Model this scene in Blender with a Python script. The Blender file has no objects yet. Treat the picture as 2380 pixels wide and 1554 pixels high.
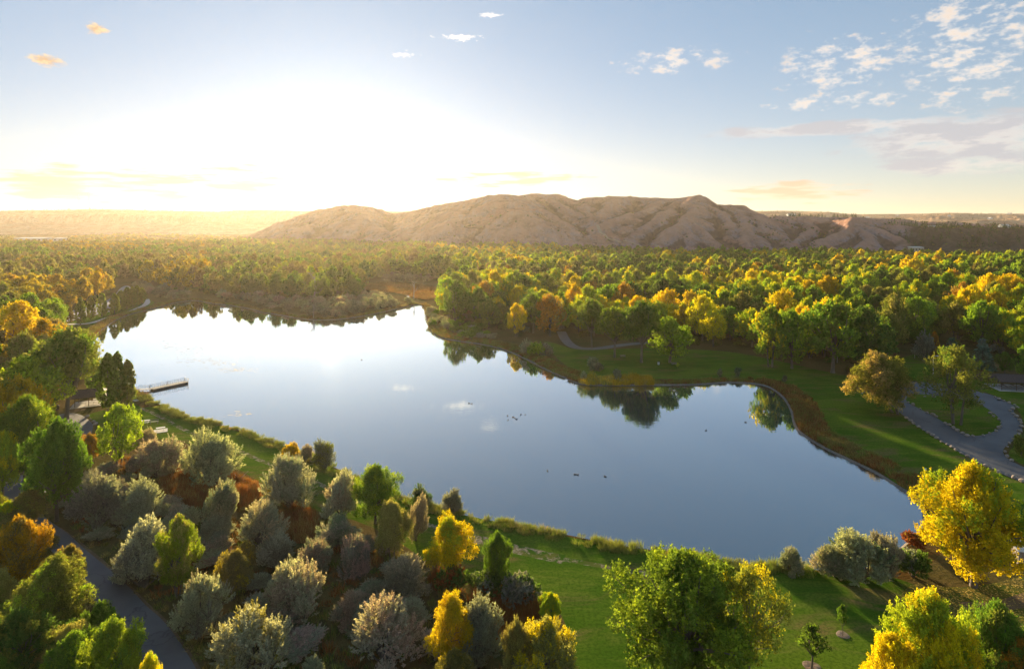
import bpy, math, random
import numpy as np
from mathutils import Vector, Matrix
from mathutils.geometry import delaunay_2d_cdt

# ------------------------------------------------------------------ camera, sky, sun, exposure
SC = bpy.context.scene
COL = SC.collection
R = math.radians
F = 1417.0            # focal length in the units of the survey sheet (2379 wide)
HZ = 515.0            # eye level on that sheet
CH = 50.0             # height of the drone above the meadow
cam = bpy.data.cameras.new('camera'); cam_o = bpy.data.objects.new('camera', cam); COL.objects.link(cam_o)
cam_o.location = (0, 0, CH); cam_o.rotation_euler = (R(90), 0, 0)
cam.sensor_width = 36; cam.lens = 36 * F / 2379; cam.shift_y = -(777 - HZ) / 2379
cam.clip_start = .5; cam.clip_end = 30000
SC.camera = cam_o

SUN_AZ, SUN_EL = -16.6, 6.6
world = bpy.data.worlds.new('World'); SC.world = world; world.use_nodes = True
WN, WL = world.node_tree.nodes, world.node_tree.links
sky = WN.new('ShaderNodeTexSky'); sky.sky_type = 'NISHITA'; sky.sun_disc = False
sky.sun_elevation = R(SUN_EL); sky.sun_rotation = R(SUN_AZ)
sky.air_density = 1.0; sky.dust_density = .6; sky.ozone_density = 2.3
WN['Background'].inputs['Strength'].default_value = .10
sl = bpy.data.lights.new('sun', 'SUN'); sl.energy = 3.8; sl.angle = R(1.0); sl.color = (1, .76, .44)
so = bpy.data.objects.new('sun', sl); COL.objects.link(so)
sd = Vector((math.sin(R(SUN_AZ)) * math.cos(R(SUN_EL)), math.cos(R(SUN_AZ)) * math.cos(R(SUN_EL)), math.sin(R(SUN_EL))))
so.rotation_euler = sd.to_track_quat('Z', 'Y').to_euler(); so.location = (0, 0, 400)
SC.view_settings.view_transform = 'Standard'; SC.view_settings.look = 'None'
SC.view_settings.gamma = 1; SC.view_settings.use_curve_mapping = False
SC.view_settings.exposure = 2.28
SC.cycles.max_bounces = 8; SC.cycles.diffuse_bounces = 6; SC.cycles.glossy_bounces = 2
SC.cycles.transmission_bounces = 6; SC.cycles.volume_bounces = 0; SC.cycles.transparent_max_bounces = 8
SC.cycles.use_denoising = True; SC.cycles.denoiser = 'OPENIMAGEDENOISE'; SC.cycles.denoising_input_passes = 'RGB_ALBEDO_NORMAL'
SC.cycles.sample_clamp_indirect = 6

# ------------------------------------------------------------------ small helpers
def sh(nt, t, **kw):
    n = nt.nodes.new('ShaderNode' + t)
    for k, v in kw.items(): setattr(n, k, v)
    return n
def mth(nt, op, a, b=None, c=None, clamp=False):
    n = nt.nodes.new('ShaderNodeMath'); n.operation = op; n.use_clamp = clamp
    for i, v in enumerate((a, b, c)):
        if v is None: continue
        if isinstance(v, (int, float)): n.inputs[i].default_value = v
        else: nt.links.new(v, n.inputs[i])
    return n.outputs[0]
def mixc(nt, fac, a, b, mode='MIX'):
    n = nt.nodes.new('ShaderNodeMix'); n.data_type = 'RGBA'; n.blend_type = mode; n.clamp_factor = True
    for s, v in ((n.inputs[0], fac), (n.inputs[6], a), (n.inputs[7], b)):
        if isinstance(v, (int, float)): s.default_value = v
        elif isinstance(v, tuple): s.default_value = (*v, 1)[:4]
        else: nt.links.new(v, s)
    return n.outputs[2]
def ramp(nt, v, lo, hi, a=0., b=1.):
    n = nt.nodes.new('ShaderNodeMapRange'); n.interpolation_type = 'SMOOTHSTEP'
    nt.links.new(v, n.inputs[0])
    for i, x in enumerate((lo, hi, a, b)): n.inputs[i + 1].default_value = x
    return n.outputs[0]
def noise(nt, vec, scale, detail=4, rough=.55, dist=0.):
    n = nt.nodes.new('ShaderNodeTexNoise'); n.inputs['Scale'].default_value = scale
    n.inputs['Detail'].default_value = detail; n.inputs['Roughness'].default_value = rough; n.inputs['Distortion'].default_value = dist
    if vec is not None: nt.links.new(vec, n.inputs['Vector'])
    return n.outputs[0]
def vmap(nt, vec, scale=(1, 1, 1), rot=(0, 0, 0)):
    n = nt.nodes.new('ShaderNodeMapping'); n.inputs['Scale'].default_value = scale; n.inputs['Rotation'].default_value = rot
    nt.links.new(vec, n.inputs['Vector']); return n.outputs[0]
def newmat(name, rough=.9, spec=.2):
    m = bpy.data.materials.new(name); m.use_nodes = True
    nt = m.node_tree; p = nt.nodes['Principled BSDF']
    p.inputs['Roughness'].default_value = rough; p.inputs['Specular IOR Level'].default_value = spec
    return m, nt, p
def pos(nt): return nt.nodes.new('ShaderNodeNewGeometry').outputs['Position']
def bump(nt, p, h, strength, dist):
    b = nt.nodes.new('ShaderNodeBump'); b.inputs['Strength'].default_value = strength; b.inputs['Distance'].default_value = dist
    nt.links.new(h, b.inputs['Height']); nt.links.new(b.outputs[0], p.inputs['Normal'])
def flat(name, col, rough=.8, var=.25, scale=2., metal=0.):
    m, nt, p = newmat(name, rough, .3); p.inputs['Metallic'].default_value = metal
    tc = nt.nodes.new('ShaderNodeTexCoord')
    f = noise(nt, tc.outputs['Object'], scale, 5)
    nt.links.new(mixc(nt, ramp(nt, f, .3, .7), tuple(c * (1 - var) for c in col), tuple(min(1, c * (1 + var)) for c in col)), p.inputs['Base Color'])
    return m

def gp(px, py, z=0.):
    """point of the meadow (height z) seen at px, py of the survey sheet"""
    D = (CH - z) * F / (py - HZ)
    return ((px - 1189.5) / F * D, D, z)
def dp(px, py, D): return ((px - 1189.5) / F * D, D, CH - (py - HZ) / F * D)
def uv(x, y, z=0.): return 1189.5 + F * x / y, HZ + F * (CH - z) / y
def inside(P, poly):
    P = np.asarray(P, float); poly = np.asarray(poly, float); x, y = P[:, 0], P[:, 1]
    r = np.zeros(len(P), bool); j = len(poly) - 1
    for i in range(len(poly)):
        xi, yi = poly[i]; xj, yj = poly[j]
        if yi != yj:
            c = ((yi > y) != (yj > y)) & (x < (xj - xi) * (y - yi) / (yj - yi) + xi); r ^= c
        j = i
    return r
def gpoly(pts): return [gp(*p)[:2] for p in pts]
def ribbon(pts, w):
    c = np.array(gpoly(pts)); c = chaikin(c, 2, False); t = np.gradient(c, axis=0); t /= np.linalg.norm(t, axis=1)[:, None]
    n = np.stack([-t[:, 1], t[:, 0]], 1) * w / 2
    return np.vstack([c + n, (c - n)[::-1]])
def chaikin(P, n=1, closed=True):
    P = np.asarray(P, float)
    for _ in range(n):
        Q = np.roll(P, -1, 0) if closed else P[1:]; A = P if closed else P[:-1]
        N = np.empty((2 * len(A), P.shape[1])); N[0::2] = .75 * A + .25 * Q; N[1::2] = .25 * A + .75 * Q
        if not closed: N = np.vstack([P[:1], N, P[-1:]])
        P = N
    return P
def seglen(P): return np.linalg.norm(np.diff(P, axis=0), axis=1)

def mesh_np(name, V, Fc, mat, parent=None, smooth=False, attrs=None):
    """V (n,3), Fc (m,k) all faces the same size, or a list"""
    me = bpy.data.meshes.new(name)
    if isinstance(Fc, np.ndarray):
        k = Fc.shape[1]; me.vertices.add(len(V)); me.vertices.foreach_set('co', np.asarray(V, np.float32).ravel())
        me.loops.add(Fc.size); me.loops.foreach_set('vertex_index', Fc.astype(np.int32).ravel())
        me.polygons.add(len(Fc)); me.polygons.foreach_set('loop_start', np.arange(0, Fc.size, k, dtype=np.int32))
        me.update(calc_edges=True)
    else:
        me.from_pydata([tuple(map(float, v)) for v in V], [], [tuple(map(int, f)) for f in Fc]); me.update()
    for an, av in (attrs or {}).items():
        a = me.attributes.new(an, 'FLOAT', 'POINT'); a.data.foreach_set('value', np.asarray(av, np.float32))
    for m in (mat if isinstance(mat, (list, tuple)) else [mat]): me.materials.append(m)
    if smooth: me.polygons.foreach_set('use_smooth', np.ones(len(me.polygons), bool))
    o = bpy.data.objects.new(name, me); COL.objects.link(o)
    if parent is not None: o.parent = parent
    return o
class MB:
    """collects boxes, tubes, prisms for ONE mesh"""
    def __init__(s): s.v = []; s.f = []
    def add(s, V, Fc):
        n = len(s.v); s.v += [tuple(p) for p in V]; s.f += [tuple(i + n for i in f) for f in Fc]; return s
    def box(s, c, d, rz=0., rx=0., ry=0.):
        M = Matrix.Translation(c) @ Matrix.Rotation(rz, 4, 'Z') @ Matrix.Rotation(ry, 4, 'Y') @ Matrix.Rotation(rx, 4, 'X')
        b = min(d) * .08
        V = []
        for sx in (-1, 1):
            for sy in (-1, 1):
                for sz in (-1, 1): V.append(M @ Vector((sx * d[0] / 2, sy * d[1] / 2, sz * d[2] / 2)))
        return s.add(V, [(0, 1, 3, 2), (4, 6, 7, 5), (0, 4, 5, 1), (2, 3, 7, 6), (0, 2, 6, 4), (1, 5, 7, 3)])
    def tube(s, P, r, n=6, cap=True):
        P = [Vector(p) for p in P]; r = r if isinstance(r, (list, tuple, np.ndarray)) else [r] * len(P); V = []; Fc = []
        for i, p in enumerate(P):
            t = (P[min(i + 1, len(P) - 1)] - P[max(i - 1, 0)]).normalized()
            a = t.orthogonal().normalized() if abs(t.z) < .95 else Vector((1, 0, 0)); a = (a - t * a.dot(t)).normalized(); b = t.cross(a)
            for k in range(n):
                th = 2 * math.pi * k / n; V.append(p + (a * math.cos(th) + b * math.sin(th)) * r[i])
        for i in range(len(P) - 1):
            for k in range(n):
                k2 = (k + 1) % n; Fc.append((i * n + k, i * n + k2, (i + 1) * n + k2, (i + 1) * n + k))
        if cap: Fc.append(tuple(range(n))[::-1]); Fc.append(tuple((len(P) - 1) * n + k for k in range(n)))
        return s.add(V, Fc)
    def build(s, name, mat, parent=None, smooth=False): return mesh_np(name, s.v, s.f, mat, parent, smooth)
def tag(o, label, cat, group=None, kind=None):
    if label: o['label'] = label
    if cat: o['category'] = cat
    if group: o['group'] = group
    if kind: o['kind'] = kind
    return o
def thing(name, loc, rz=0., label=None, cat=None, group=None):
    o = bpy.data.objects.new(name, None); COL.objects.link(o); o.empty_display_size = .5
    o.location = loc; o.rotation_euler = (0, 0, rz); return tag(o, label, cat, group)
ORD = 'first second third fourth fifth sixth seventh eighth ninth tenth eleventh twelfth thirteenth fourteenth fifteenth sixteenth seventeenth eighteenth nineteenth twentieth'.split()
TENS = {20: 'twenty', 30: 'thirty', 40: 'forty', 50: 'fifty', 60: 'sixty'}
def ordinal(i):
    i += 1
    if i <= 20: return ORD[i - 1]
    if i % 10 == 0: return TENS[i][:-1] + 'ieth'
    return TENS[i // 10 * 10] + '-' + ORD[i % 10 - 1]
def fbm1(t, seed, octs=4):
    rg = np.random.default_rng(seed); tab = rg.random(4096); o = np.zeros_like(t); a = 1.; s = 0
    for k in range(octs):
        i = np.floor(t).astype(int); f = t - i; f = f * f * (3 - 2 * f)
        o += a * (tab[(i + 977 * k) % 4096] * (1 - f) + tab[(i + 1 + 977 * k) % 4096] * f); s += a; a *= .5; t = t * 2.03
    return o / s
def fbm2(x, y, seed, octs=4, gain=.5):
    rg = np.random.default_rng(seed); tab = rg.random((256, 256)); o = np.zeros_like(x); a = 1.; s = 0
    for k in range(octs):
        i = np.floor(x).astype(int); j = np.floor(y).astype(int); f = x - i; g = y - j; f = f * f * (3 - 2 * f); g = g * g * (3 - 2 * g)
        q = lambda I, J: tab[(I + 37 * k) % 256, (J + 91 * k) % 256]
        o += a * ((q(i, j) * (1 - f) + q(i + 1, j) * f) * (1 - g) + (q(i, j + 1) * (1 - f) + q(i + 1, j + 1) * f) * g)
        s += a; a *= gain; x = x * 2.03 + 5.1; y = y * 2.03 + 1.7
    return o / s

# ------------------------------------------------------------------ clouds drawn into the sky by direction
def build_clouds():
    nt = world.node_tree
    tc = nt.nodes.new('ShaderNodeTexCoord'); sp = nt.nodes.new('ShaderNodeSeparateXYZ'); nt.links.new(tc.outputs['Generated'], sp.inputs[0])
    az = mth(nt, 'ARCTAN2', sp.outputs[0], sp.outputs[1]); el = mth(nt, 'ARCSINE', sp.outputs[2])
    cv = nt.nodes.new('ShaderNodeCombineXYZ'); nt.links.new(az, cv.inputs[0]); nt.links.new(el, cv.inputs[1]); ae = cv.outputs[0]
    def ang(px, py):
        a = math.atan((px - 1189.5) / F); return a, math.atan((HZ - py) / F * math.cos(a))
    def field(lst):
        out = None
        for (px, py, w, h) in lst:
            a, e = ang(px, py)
            m = nt.nodes.new('ShaderNodeVectorMath'); m.operation = 'SUBTRACT'; nt.links.new(ae, m.inputs[0]); m.inputs[1].default_value = (a, e, 0)
            s = nt.nodes.new('ShaderNodeVectorMath'); s.operation = 'MULTIPLY'; nt.links.new(m.outputs[0], s.inputs[0])
            ca = math.cos(a) ** 2; s.inputs[1].default_value = (F / (w / 2 * ca), F / (h / 2 * math.cos(a)), 0)
            ln = nt.nodes.new('ShaderNodeVectorMath'); ln.operation = 'LENGTH'; nt.links.new(s.outputs[0], ln.inputs[0])
            out = ln.outputs['Value'] if out is None else mth(nt, 'MINIMUM', out, ln.outputs['Value'])
        return out
    n1 = noise(nt, vmap(nt, ae, (30, 62, 1), (0, 0, -.12)), 1, 6, .58)     # puffs
    n2 = noise(nt, vmap(nt, ae, (13, 120, 1), (0, 0, .0)), 1, 6, .6)         # streaks low down
    n3 = noise(nt, vmap(nt, ae, (14, 52, 1), (0, 0, -.1)), 1, 7, .62)      # the long grey bank
    puffs = [(2250, 110, 420, 330), (1950, 150, 330, 150), (1560, 142, 330, 70), (1940, 238, 420, 44)]
    single = [(1065, 88, 106, 17), (940, 128, 64, 15), (1135, 36, 56, 12)]
    warm = [(107, 142, 104, 34), (222, 68, 66, 30)]
    bank = [(2260, 320, 640, 110), (1950, 298, 640, 34), (2250, 385, 420, 44)]
    low = [(240, 432, 520, 110), (560, 420, 230, 70), (1190, 416, 360, 38), (1850, 448, 330, 60)]
    def cut(d, n, lo, hi, top, k=.12):
        # noise threshold that rises towards the rim of the cloud field
        v = mth(nt, 'SUBTRACT', n, mth(nt, 'MULTIPLY', mth(nt, 'POWER', d, 3), k)); return ramp(nt, v, lo, hi, 0, top)
    def solid(d, n, k, edge, top):
        v = mth(nt, 'ADD', d, mth(nt, 'MULTIPLY', mth(nt, 'SUBTRACT', n, .5), k)); return ramp(nt, v, 1.0, 1.0 - edge, 0, top)
    # the sky's range is compressed evenly over the whole dome, blue a little less than red
    sr = nt.nodes.new('ShaderNodeSeparateColor'); nt.links.new(sky.outputs[0], sr.inputs[0]); cr = nt.nodes.new('ShaderNodeCombineColor')
    for i, (g, k) in enumerate(((.35, .55), (.37, .69), (.45, .79))): nt.links.new(mth(nt, 'MULTIPLY', mth(nt, 'POWER', sr.outputs[i], g), k), cr.inputs[i])
    # dusty evening light low along the whole horizon, all the way round
    glow = mth(nt, 'EXPONENT', mth(nt, 'MULTIPLY', mth(nt, 'MAXIMUM', el, 0.), -8.5)); gc = mixc(nt, glow, (0., 0., 0.), (1.00, .70, .32))
    base = mixc(nt, 1., cr.outputs[0], gc, 'ADD')
    # colours are radiances on the sky's own scale
    n5 = noise(nt, vmap(nt, ae, (95, 170, 1), (0, 0, -.1)), 1, 5, .6)
    nm = mth(nt, 'ADD', mth(nt, 'MULTIPLY', n1, .72), mth(nt, 'MULTIPLY', n5, .28))
    d1, d2, d3 = field(puffs), field(low), field(bank)
    base = mixc(nt, cut(d3, n3, .30, .54, .88, .12), base, mixc(nt, ramp(nt, n3, .38, .56), (2.25, 1.95, 1.7), (1.28, 1.26, 1.32)))
    base = mixc(nt, cut(d2, n2, .38, .52, .9, .14), base, mixc(nt, ramp(nt, n2, .44, .60), (2.25, 1.75, 1.22), (1.95, 1.36, .92)))
    base = mixc(nt, cut(d1, nm, .44, .62, .90, .12), base, mixc(nt, ramp(nt, nm, .52, .66), (2.25, 2.02, 1.78), (2.0, 1.66, 1.38)))
    fine = mth(nt, 'ADD', mth(nt, 'MULTIPLY', n5, .7), mth(nt, 'MULTIPLY', n1, .3))
    base = mixc(nt, solid(field(single), fine, 4.5, .8, .95), base, (2.5, 2.4, 2.25))
    base = mixc(nt, solid(field(warm), fine, 3.2, .7, .95), base, mixc(nt, ramp(nt, n5, .40, .62), (2.25, 1.65, .95), (1.6, 1.02, .56)))
    WL.new(base, WN['Background'].inputs[0])
build_clouds()
# ------------------------------------------------------------------ materials of the land
def m_lawn():
    m, nt, p = newmat('mown_lawn', .95, 0.); P = pos(nt)
    a = noise(nt, P, .045, 6, .6, .6); b = noise(nt, vmap(nt, P, (.06, .34, 1), (0, 0, .62)), 1, 7, .68, 1.2); c = noise(nt, P, 2.5, 4, .7)
    col = mixc(nt, ramp(nt, a, .42, .58), (.060, .130, .010), (.108, .178, .016))
    col = mixc(nt, ramp(nt, b, .46, .66, 0, .6), col, (.165, .205, .032))
    d = noise(nt, vmap(nt, P, (.07, .16, 1), (0, 0, .35)), 1, 7, .66, .8)
    col = mixc(nt, ramp(nt, d, .51, .65, 0, .75), col, (.200, .135, .062))
    col = mixc(nt, ramp(nt, c, .42, .62, 0, .5), col, (.022, .06, .006))
    nt.links.new(col, p.inputs['Base Color']); bump(nt, p, noise(nt, P, 5, 4, .7), .6, .15); return m
def m_litter():
    m, nt, p = newmat('woodland_floor', .95, 0.); P = pos(nt)
    a = noise(nt, P, .06, 7, .65, .4); c = noise(nt, P, 1.6, 5, .7)
    col = mixc(nt, ramp(nt, a, .35, .65), (.060, .065, .020), (.125, .088, .036))
    col = mixc(nt, ramp(nt, c, .4, .75, 0, .7), col, (.16, .125, .05))
    nt.links.new(col, p.inputs['Base Color']); bump(nt, p, c, .8, .4); return m
def m_rough():
    m, nt, p = newmat('rough_bank_grass', .95, 0.); P = pos(nt)
    a = noise(nt, P, .09, 6, .65, .4); c = noise(nt, P, 1.3, 5, .7)
    col = mixc(nt, ramp(nt, a, .35, .65), (.10, .075, .025), (.13, .060, .022))
    col = mixc(nt, ramp(nt, c, .4, .75, 0, .7), col, (.075, .085, .02))
    nt.links.new(col, p.inputs['Base Color']); bump(nt, p, c, .8, .3); return m
def m_marsh():
    m, nt, p = newmat('rusty_marsh', .95, 0.); P = pos(nt)
    a = noise(nt, P, .15, 6, .65, .4); c = noise(nt, P, 2.2, 5, .7)
    col = mixc(nt, ramp(nt, a, .35, .65), (.20, .070, .022), (.15, .062, .025))
    col = mixc(nt, ramp(nt, c, .4, .7, 0, .7), col, (.26, .11, .04))
    nt.links.new(col, p.inputs['Base Color']); bump(nt, p, c, .8, .4); return m
def m_asphalt(k=1., nm='worn_asphalt'):
    m, nt, p = newmat(nm, .72, .35); P = pos(nt)
    a = noise(nt, P, .12, 7, .65, .5); c = noise(nt, P, 7, 4, .7)
    col = mixc(nt, ramp(nt, a, .3, .7), (.080 * k, .088 * k, .102 * k), (.130 * k, .134 * k, .146 * k))
    col = mixc(nt, ramp(nt, c, .35, .8, 0, .35), col, (.14, .14, .14))
    cr = nt.nodes.new('ShaderNodeTexVoronoi'); cr.feature = 'DISTANCE_TO_EDGE'; cr.inputs['Scale'].default_value = .09
    w = nt.nodes.new('ShaderNodeVectorMath'); w.operation = 'ADD'; nt.links.new(P, w.inputs[0])
    nz = nt.nodes.new('ShaderNodeTexNoise'); nz.inputs['Scale'].default_value = .2; nz.inputs['Detail'].default_value = 5
    sc = nt.nodes.new('ShaderNodeVectorMath'); sc.operation = 'SCALE'; sc.inputs['Scale'].default_value = 9; nt.links.new(P, nz.inputs['Vector']); nt.links.new(nz.outputs[1], sc.inputs[0]); nt.links.new(sc.outputs[0], w.inputs[1])
    nt.links.new(w.outputs[0], cr.inputs['Vector'])
    col = mixc(nt, ramp(nt, cr.outputs[0], .0, .012, .55, 0), col, (.03, .03, .032))
    nt.links.new(col, p.inputs['Base Color']); bump(nt, p, c, .3, .02); return m
def m_gravel(name, c1, c2, c3, sc=3.):
    m, nt, p = newmat(name, .95, 0.); P = pos(nt)
    a = noise(nt, P, .25, 6, .65, .4); c = noise(nt, P, sc, 5, .75)
    col = mixc(nt, ramp(nt, a, .35, .65), c1, c2); col = mixc(nt, ramp(nt, c, .45, .65, 0, .8), col, c3)
    nt.links.new(col, p.inputs['Base Color']); bump(nt, p, c, .7, .1); return m
def m_broken_gravel():
    m, nt, p = newmat('broken_gravel_in_grass', .95, 0.); P = pos(nt)
    a = noise(nt, P, .25, 6, .65, .4); c = noise(nt, P, 3., 5, .75); g = noise(nt, P, .55, 6, .7, .5)
    col = mixc(nt, ramp(nt, c, .42, .6), (.17, .14, .095), (.36, .31, .25)); col = mixc(nt, ramp(nt, g, .43, .53), col, mixc(nt, ramp(nt, a, .42, .58), (.040, .105, .010), (.11, .13, .03)))
    nt.links.new(col, p.inputs['Base Color']); bump(nt, p, c, .7, .1); return m
def m_water():
    m = bpy.data.materials.new('still_pond_water'); m.use_nodes = True; nt = m.node_tree; nt.nodes.clear()
    out = nt.nodes.new('ShaderNodeOutputMaterial'); P = pos(nt)
    d = nt.nodes.new('ShaderNodeBsdfDiffuse'); d.inputs[0].default_value = (.018, .045, .075, 1)
    g = nt.nodes.new('ShaderNodeBsdfGlossy'); g.inputs['Roughness'].default_value = .022; g.inputs[0].default_value = (.86, .95, 1, 1)
    fr = nt.nodes.new('ShaderNodeFresnel'); fr.inputs[0].default_value = 1.45
    a = noise(nt, vmap(nt, P, (.35, 1.3, 1)), 1, 3, .5); b = noise(nt, vmap(nt, P, (.03, .06, 1)), 1, 3, .5)
    patch = ramp(nt, b, .42, .66, .25, 1)
    bm = nt.nodes.new('ShaderNodeBump'); bm.inputs['Distance'].default_value = .025; bm.inputs['Strength'].default_value = .38
    nt.links.new(mth(nt, 'MULTIPLY', a, patch), bm.inputs['Height']); nt.links.new(bm.outputs[0], g.inputs['Normal'])
    mx = nt.nodes.new('ShaderNodeMixShader'); nt.links.new(mth(nt, 'ADD', mth(nt, 'MULTIPLY', fr.outputs[0]  , 2.75), .05, clamp=True), mx.inputs[0]); nt.links.new(d.outputs[0], mx.inputs[1]); nt.links.new(g.outputs[0], mx.inputs[2])
    nt.links.new(mx.outputs[0], out.inputs[0]); return m
def m_hill(name, tan, grey, dark, near=True):
    """dry grass on gentle ground and crests, relief painted as lighter crests and darker draws, bare clay on the steep faces, streaked down the slope"""
    m, nt, p = newmat(name, .95, 0.); P = pos(nt)
    ge = nt.nodes.new('ShaderNodeNewGeometry'); sp = nt.nodes.new('ShaderNodeSeparateXYZ'); nt.links.new(ge.outputs['Normal'], sp.inputs[0]); sz = nt.nodes.new('ShaderNodeSeparateXYZ'); nt.links.new(P, sz.inputs[0])
    a = noise(nt, P, .010, 7, .62, .6); b = noise(nt, P, .09, 6, .7); c = noise(nt, vmap(nt, P, (.10, .016, .012)), 1, 6, .65, .6); e = noise(nt, P, .028, 6, .68, .4)
    steep = ramp(nt, mth(nt, 'ADD', sp.outputs[2], mth(nt, 'MULTIPLY', mth(nt, 'SUBTRACT', e, .5), .45)), .74, .92, 1, 0)
    if near:
        ga = nt.nodes.new('ShaderNodeAttribute'); ga.attribute_name = 'grass_light'; steep = mth(nt, 'SUBTRACT', steep, mth(nt, 'MULTIPLY', ga.outputs['Fac'], .9), clamp=True)
        low = ramp(nt, mth(nt, 'ADD', sz.outputs[2], mth(nt, 'MULTIPLY', a, 40)), 26, 92, 1, 0); steep = mth(nt, 'ADD', mth(nt, 'MULTIPLY', steep, .85), mth(nt, 'MULTIPLY', low, .5), clamp=True)
    col = mixc(nt, steep, tan, grey)
    col = mixc(nt, ramp(nt, c, .44, .60, 0, .7), col, tuple(x * 1.45 for x in grey))
    col = mixc(nt, ramp(nt, a, .48, .68, 0, .8), col, tuple(x * y for x, y in zip(tan, (1.0, .74, .66))))
    col = mixc(nt, ramp(nt, e, .48, .62, 0, .7), col, tuple(x * .58 for x in tan))
    b2 = noise(nt, P, .22, 5, .75); col = mixc(nt, ramp(nt, b2, .52, .66, 0, .55), col, tuple(min(1, x * 1.5) for x in tan))
    col = mixc(nt, ramp(nt, b, .53, .66, 0, .85), col, dark)
    if near:
        dr = nt.nodes.new('ShaderNodeAttribute'); dr.attribute_name = 'scrub_shade'
        col = mixc(nt, mth(nt, 'MULTIPLY', ramp(nt, mth(nt, 'ADD', dr.outputs['Fac'], mth(nt, 'MULTIPLY', mth(nt, 'SUBTRACT', b, .5), .9)), .25, .8), .8), col, dark)   # relief shade painted into the draws, in the brown of their scrub
        col = mixc(nt, mth(nt, 'MULTIPLY', ga.outputs['Fac'], .55), col, tuple(min(1, x * 1.25) for x in tan))  # crests painted paler as if lit, over their dry grass
    if near:
        wd = nt.nodes.new('ShaderNodeAttribute'); wd.attribute_name = 'wooded'
        col = mixc(nt, mth(nt, 'MULTIPLY', ramp(nt, mth(nt, 'ADD', wd.outputs['Fac'], mth(nt, 'MULTIPLY', mth(nt, 'SUBTRACT', e, .5), 1.1)), .35, .75), .85), col, mixc(nt, ramp(nt, b, .4, .6), (.050, .052, .030), (.095, .08, .05)))
    nt.links.new(col, p.inputs['Base Color']); bump(nt, p, mth(nt, 'ADD', b, mth(nt, 'MULTIPLY', e, 2.)), 1., 6.); return m
def leaf_mat(name, trans=.44):
    """tint / tint2 come from the tree (or from the instance), the mesh brings a value per leaf and per spray"""
    m = bpy.data.materials.new(name); m.use_nodes = True; nt = m.node_tree; nt.nodes.clear()
    out = nt.nodes.new('ShaderNodeOutputMaterial')
    def at(n, t):
        a = nt.nodes.new('ShaderNodeAttribute'); a.attribute_name = n; a.attribute_type = t; return a
    t1, t2 = at('tint', 'INSTANCER'), at('tint2', 'INSTANCER'); lv, lp = at('leaf_value', 'GEOMETRY'), at('spray_value', 'GEOMETRY')
    col = mixc(nt, ramp(nt, lp.outputs['Fac'], .45, .9), t1.outputs['Color'], t2.outputs['Color'])
    v = mth(nt, 'ADD', .55, mth(nt, 'MULTIPLY', lv.outputs['Fac'], .9))
    vm = nt.nodes.new('ShaderNodeVectorMath'); vm.operation = 'SCALE'
    nt.links.new(col, vm.inputs[0]); nt.links.new(v, vm.inputs['Scale'])
    d = nt.nodes.new('ShaderNodeBsdfDiffuse'); t = nt.nodes.new('ShaderNodeBsdfTranslucent'); nt.links.new(vm.outputs[0], d.inputs[0])
    warm = mixc(nt, 1., vm.outputs[0], (1.25, 1.2, .55), 'MULTIPLY'); nt.links.new(warm, t.inputs[0])
    mx = nt.nodes.new('ShaderNodeMixShader'); mx.inputs[0].default_value = trans
    nt.links.new(d.outputs[0], mx.inputs[1]); nt.links.new(t.outputs[0], mx.inputs[2]); nt.links.new(mx.outputs[0], out.inputs[0]); return m
LEAF = leaf_mat('autumn_leaves'); NEEDLE = leaf_mat('needles', .1); REED = leaf_mat('reed_blades', .3)
BARK = flat('grey_bark', (.16, .135, .11), .95, .35, 3.); PALE_BARK = flat('weathered_pale_wood', (.42, .38, .33), .9, .25, 3.)
LAWN, LITTER, ROUGH, MARSH, ASPHALT, WATER = m_lawn(), m_litter(), m_rough(), m_marsh(), m_asphalt(), m_water()
GRAVEL = m_gravel('pale_gravel', (.30, .26, .20), (.20, .17, .12), (.075, .095, .03)); CONC = flat('pale_concrete', (.50, .48, .45), .85, .12, .6)
DIRT = m_gravel('bare_dirt', (.21, .15, .095), (.15, .105, .065), (.10, .09, .04)); MUD = m_gravel('shore_mud', (.20, .175, .15), (.15, .13, .11), (.27, .25, .22))
LEAFY = m_gravel('leaf_strewn_grass', (.055, .105, .018), (.105, .10, .035), (.36, .25, .04), 2.2)

# ------------------------------------------------------------------ the lie of the land, in survey-sheet points
SHORE = [(400,703),(364,715),(300,728),(262,746),(232,766),(212,788),(204,806),(208,828),(225,858),(262,884),(300,898),(325,909),(345,924),(370,940),(420,962),(450,972),(510,985),(560,1000),(600,1015),(645,1030),(700,1052),(775,1085),(850,1117),(930,1150),(980,1170),(1060,1192),(1115,1204),(1180,1216),(1282,1234),(1375,1254),(1450,1268),(1531,1279),(1570,1284),(1649,1297),(1714,1307),(1789,1314),(1856,1318),(1897,1324),(1960,1328),(2040,1318),(2075,1296),(2095,1275),(2132,1243),(2152,1213),(2151,1188),(2146,1167),(2127,1151),(2086,1126),(2040,1096),(1978,1067),(1924,1042),(1878,1015),(1856,999),(1846,980),(1843,956),(1829,929),(1810,910),(1781,893),(1735,887),(1688,886),(1636,890),(1583,892),(1513,892),(1427,893),(1349,892),(1323,879),(1271,858),(1224,832),(1167,808),(1115,797),(1091,794),(1026,785),(1005,772),(994,752),(990,728),(984,709),(966,706),(948,711),(888,724),(850,732),(805,739),(766,743),(703,741),(643,729),(610,725),(586,717),(540,709),(489,704),(465,698),(442,697)]
SH = chaikin(gpoly(SHORE), 2)
sa = .5 * np.sum(SH[:, 0] * np.roll(SH[:, 1], -1) - np.roll(SH[:, 0], -1) * SH[:, 1])
if sa < 0: SH = SH[::-1]
def offset_poly(P, d):
    t = np.roll(P, -1, 0) - np.roll(P, 1, 0); t /= np.linalg.norm(t, axis=1)[:, None]; return P + np.stack([t[:, 1], -t[:, 0]], 1) * d
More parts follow.
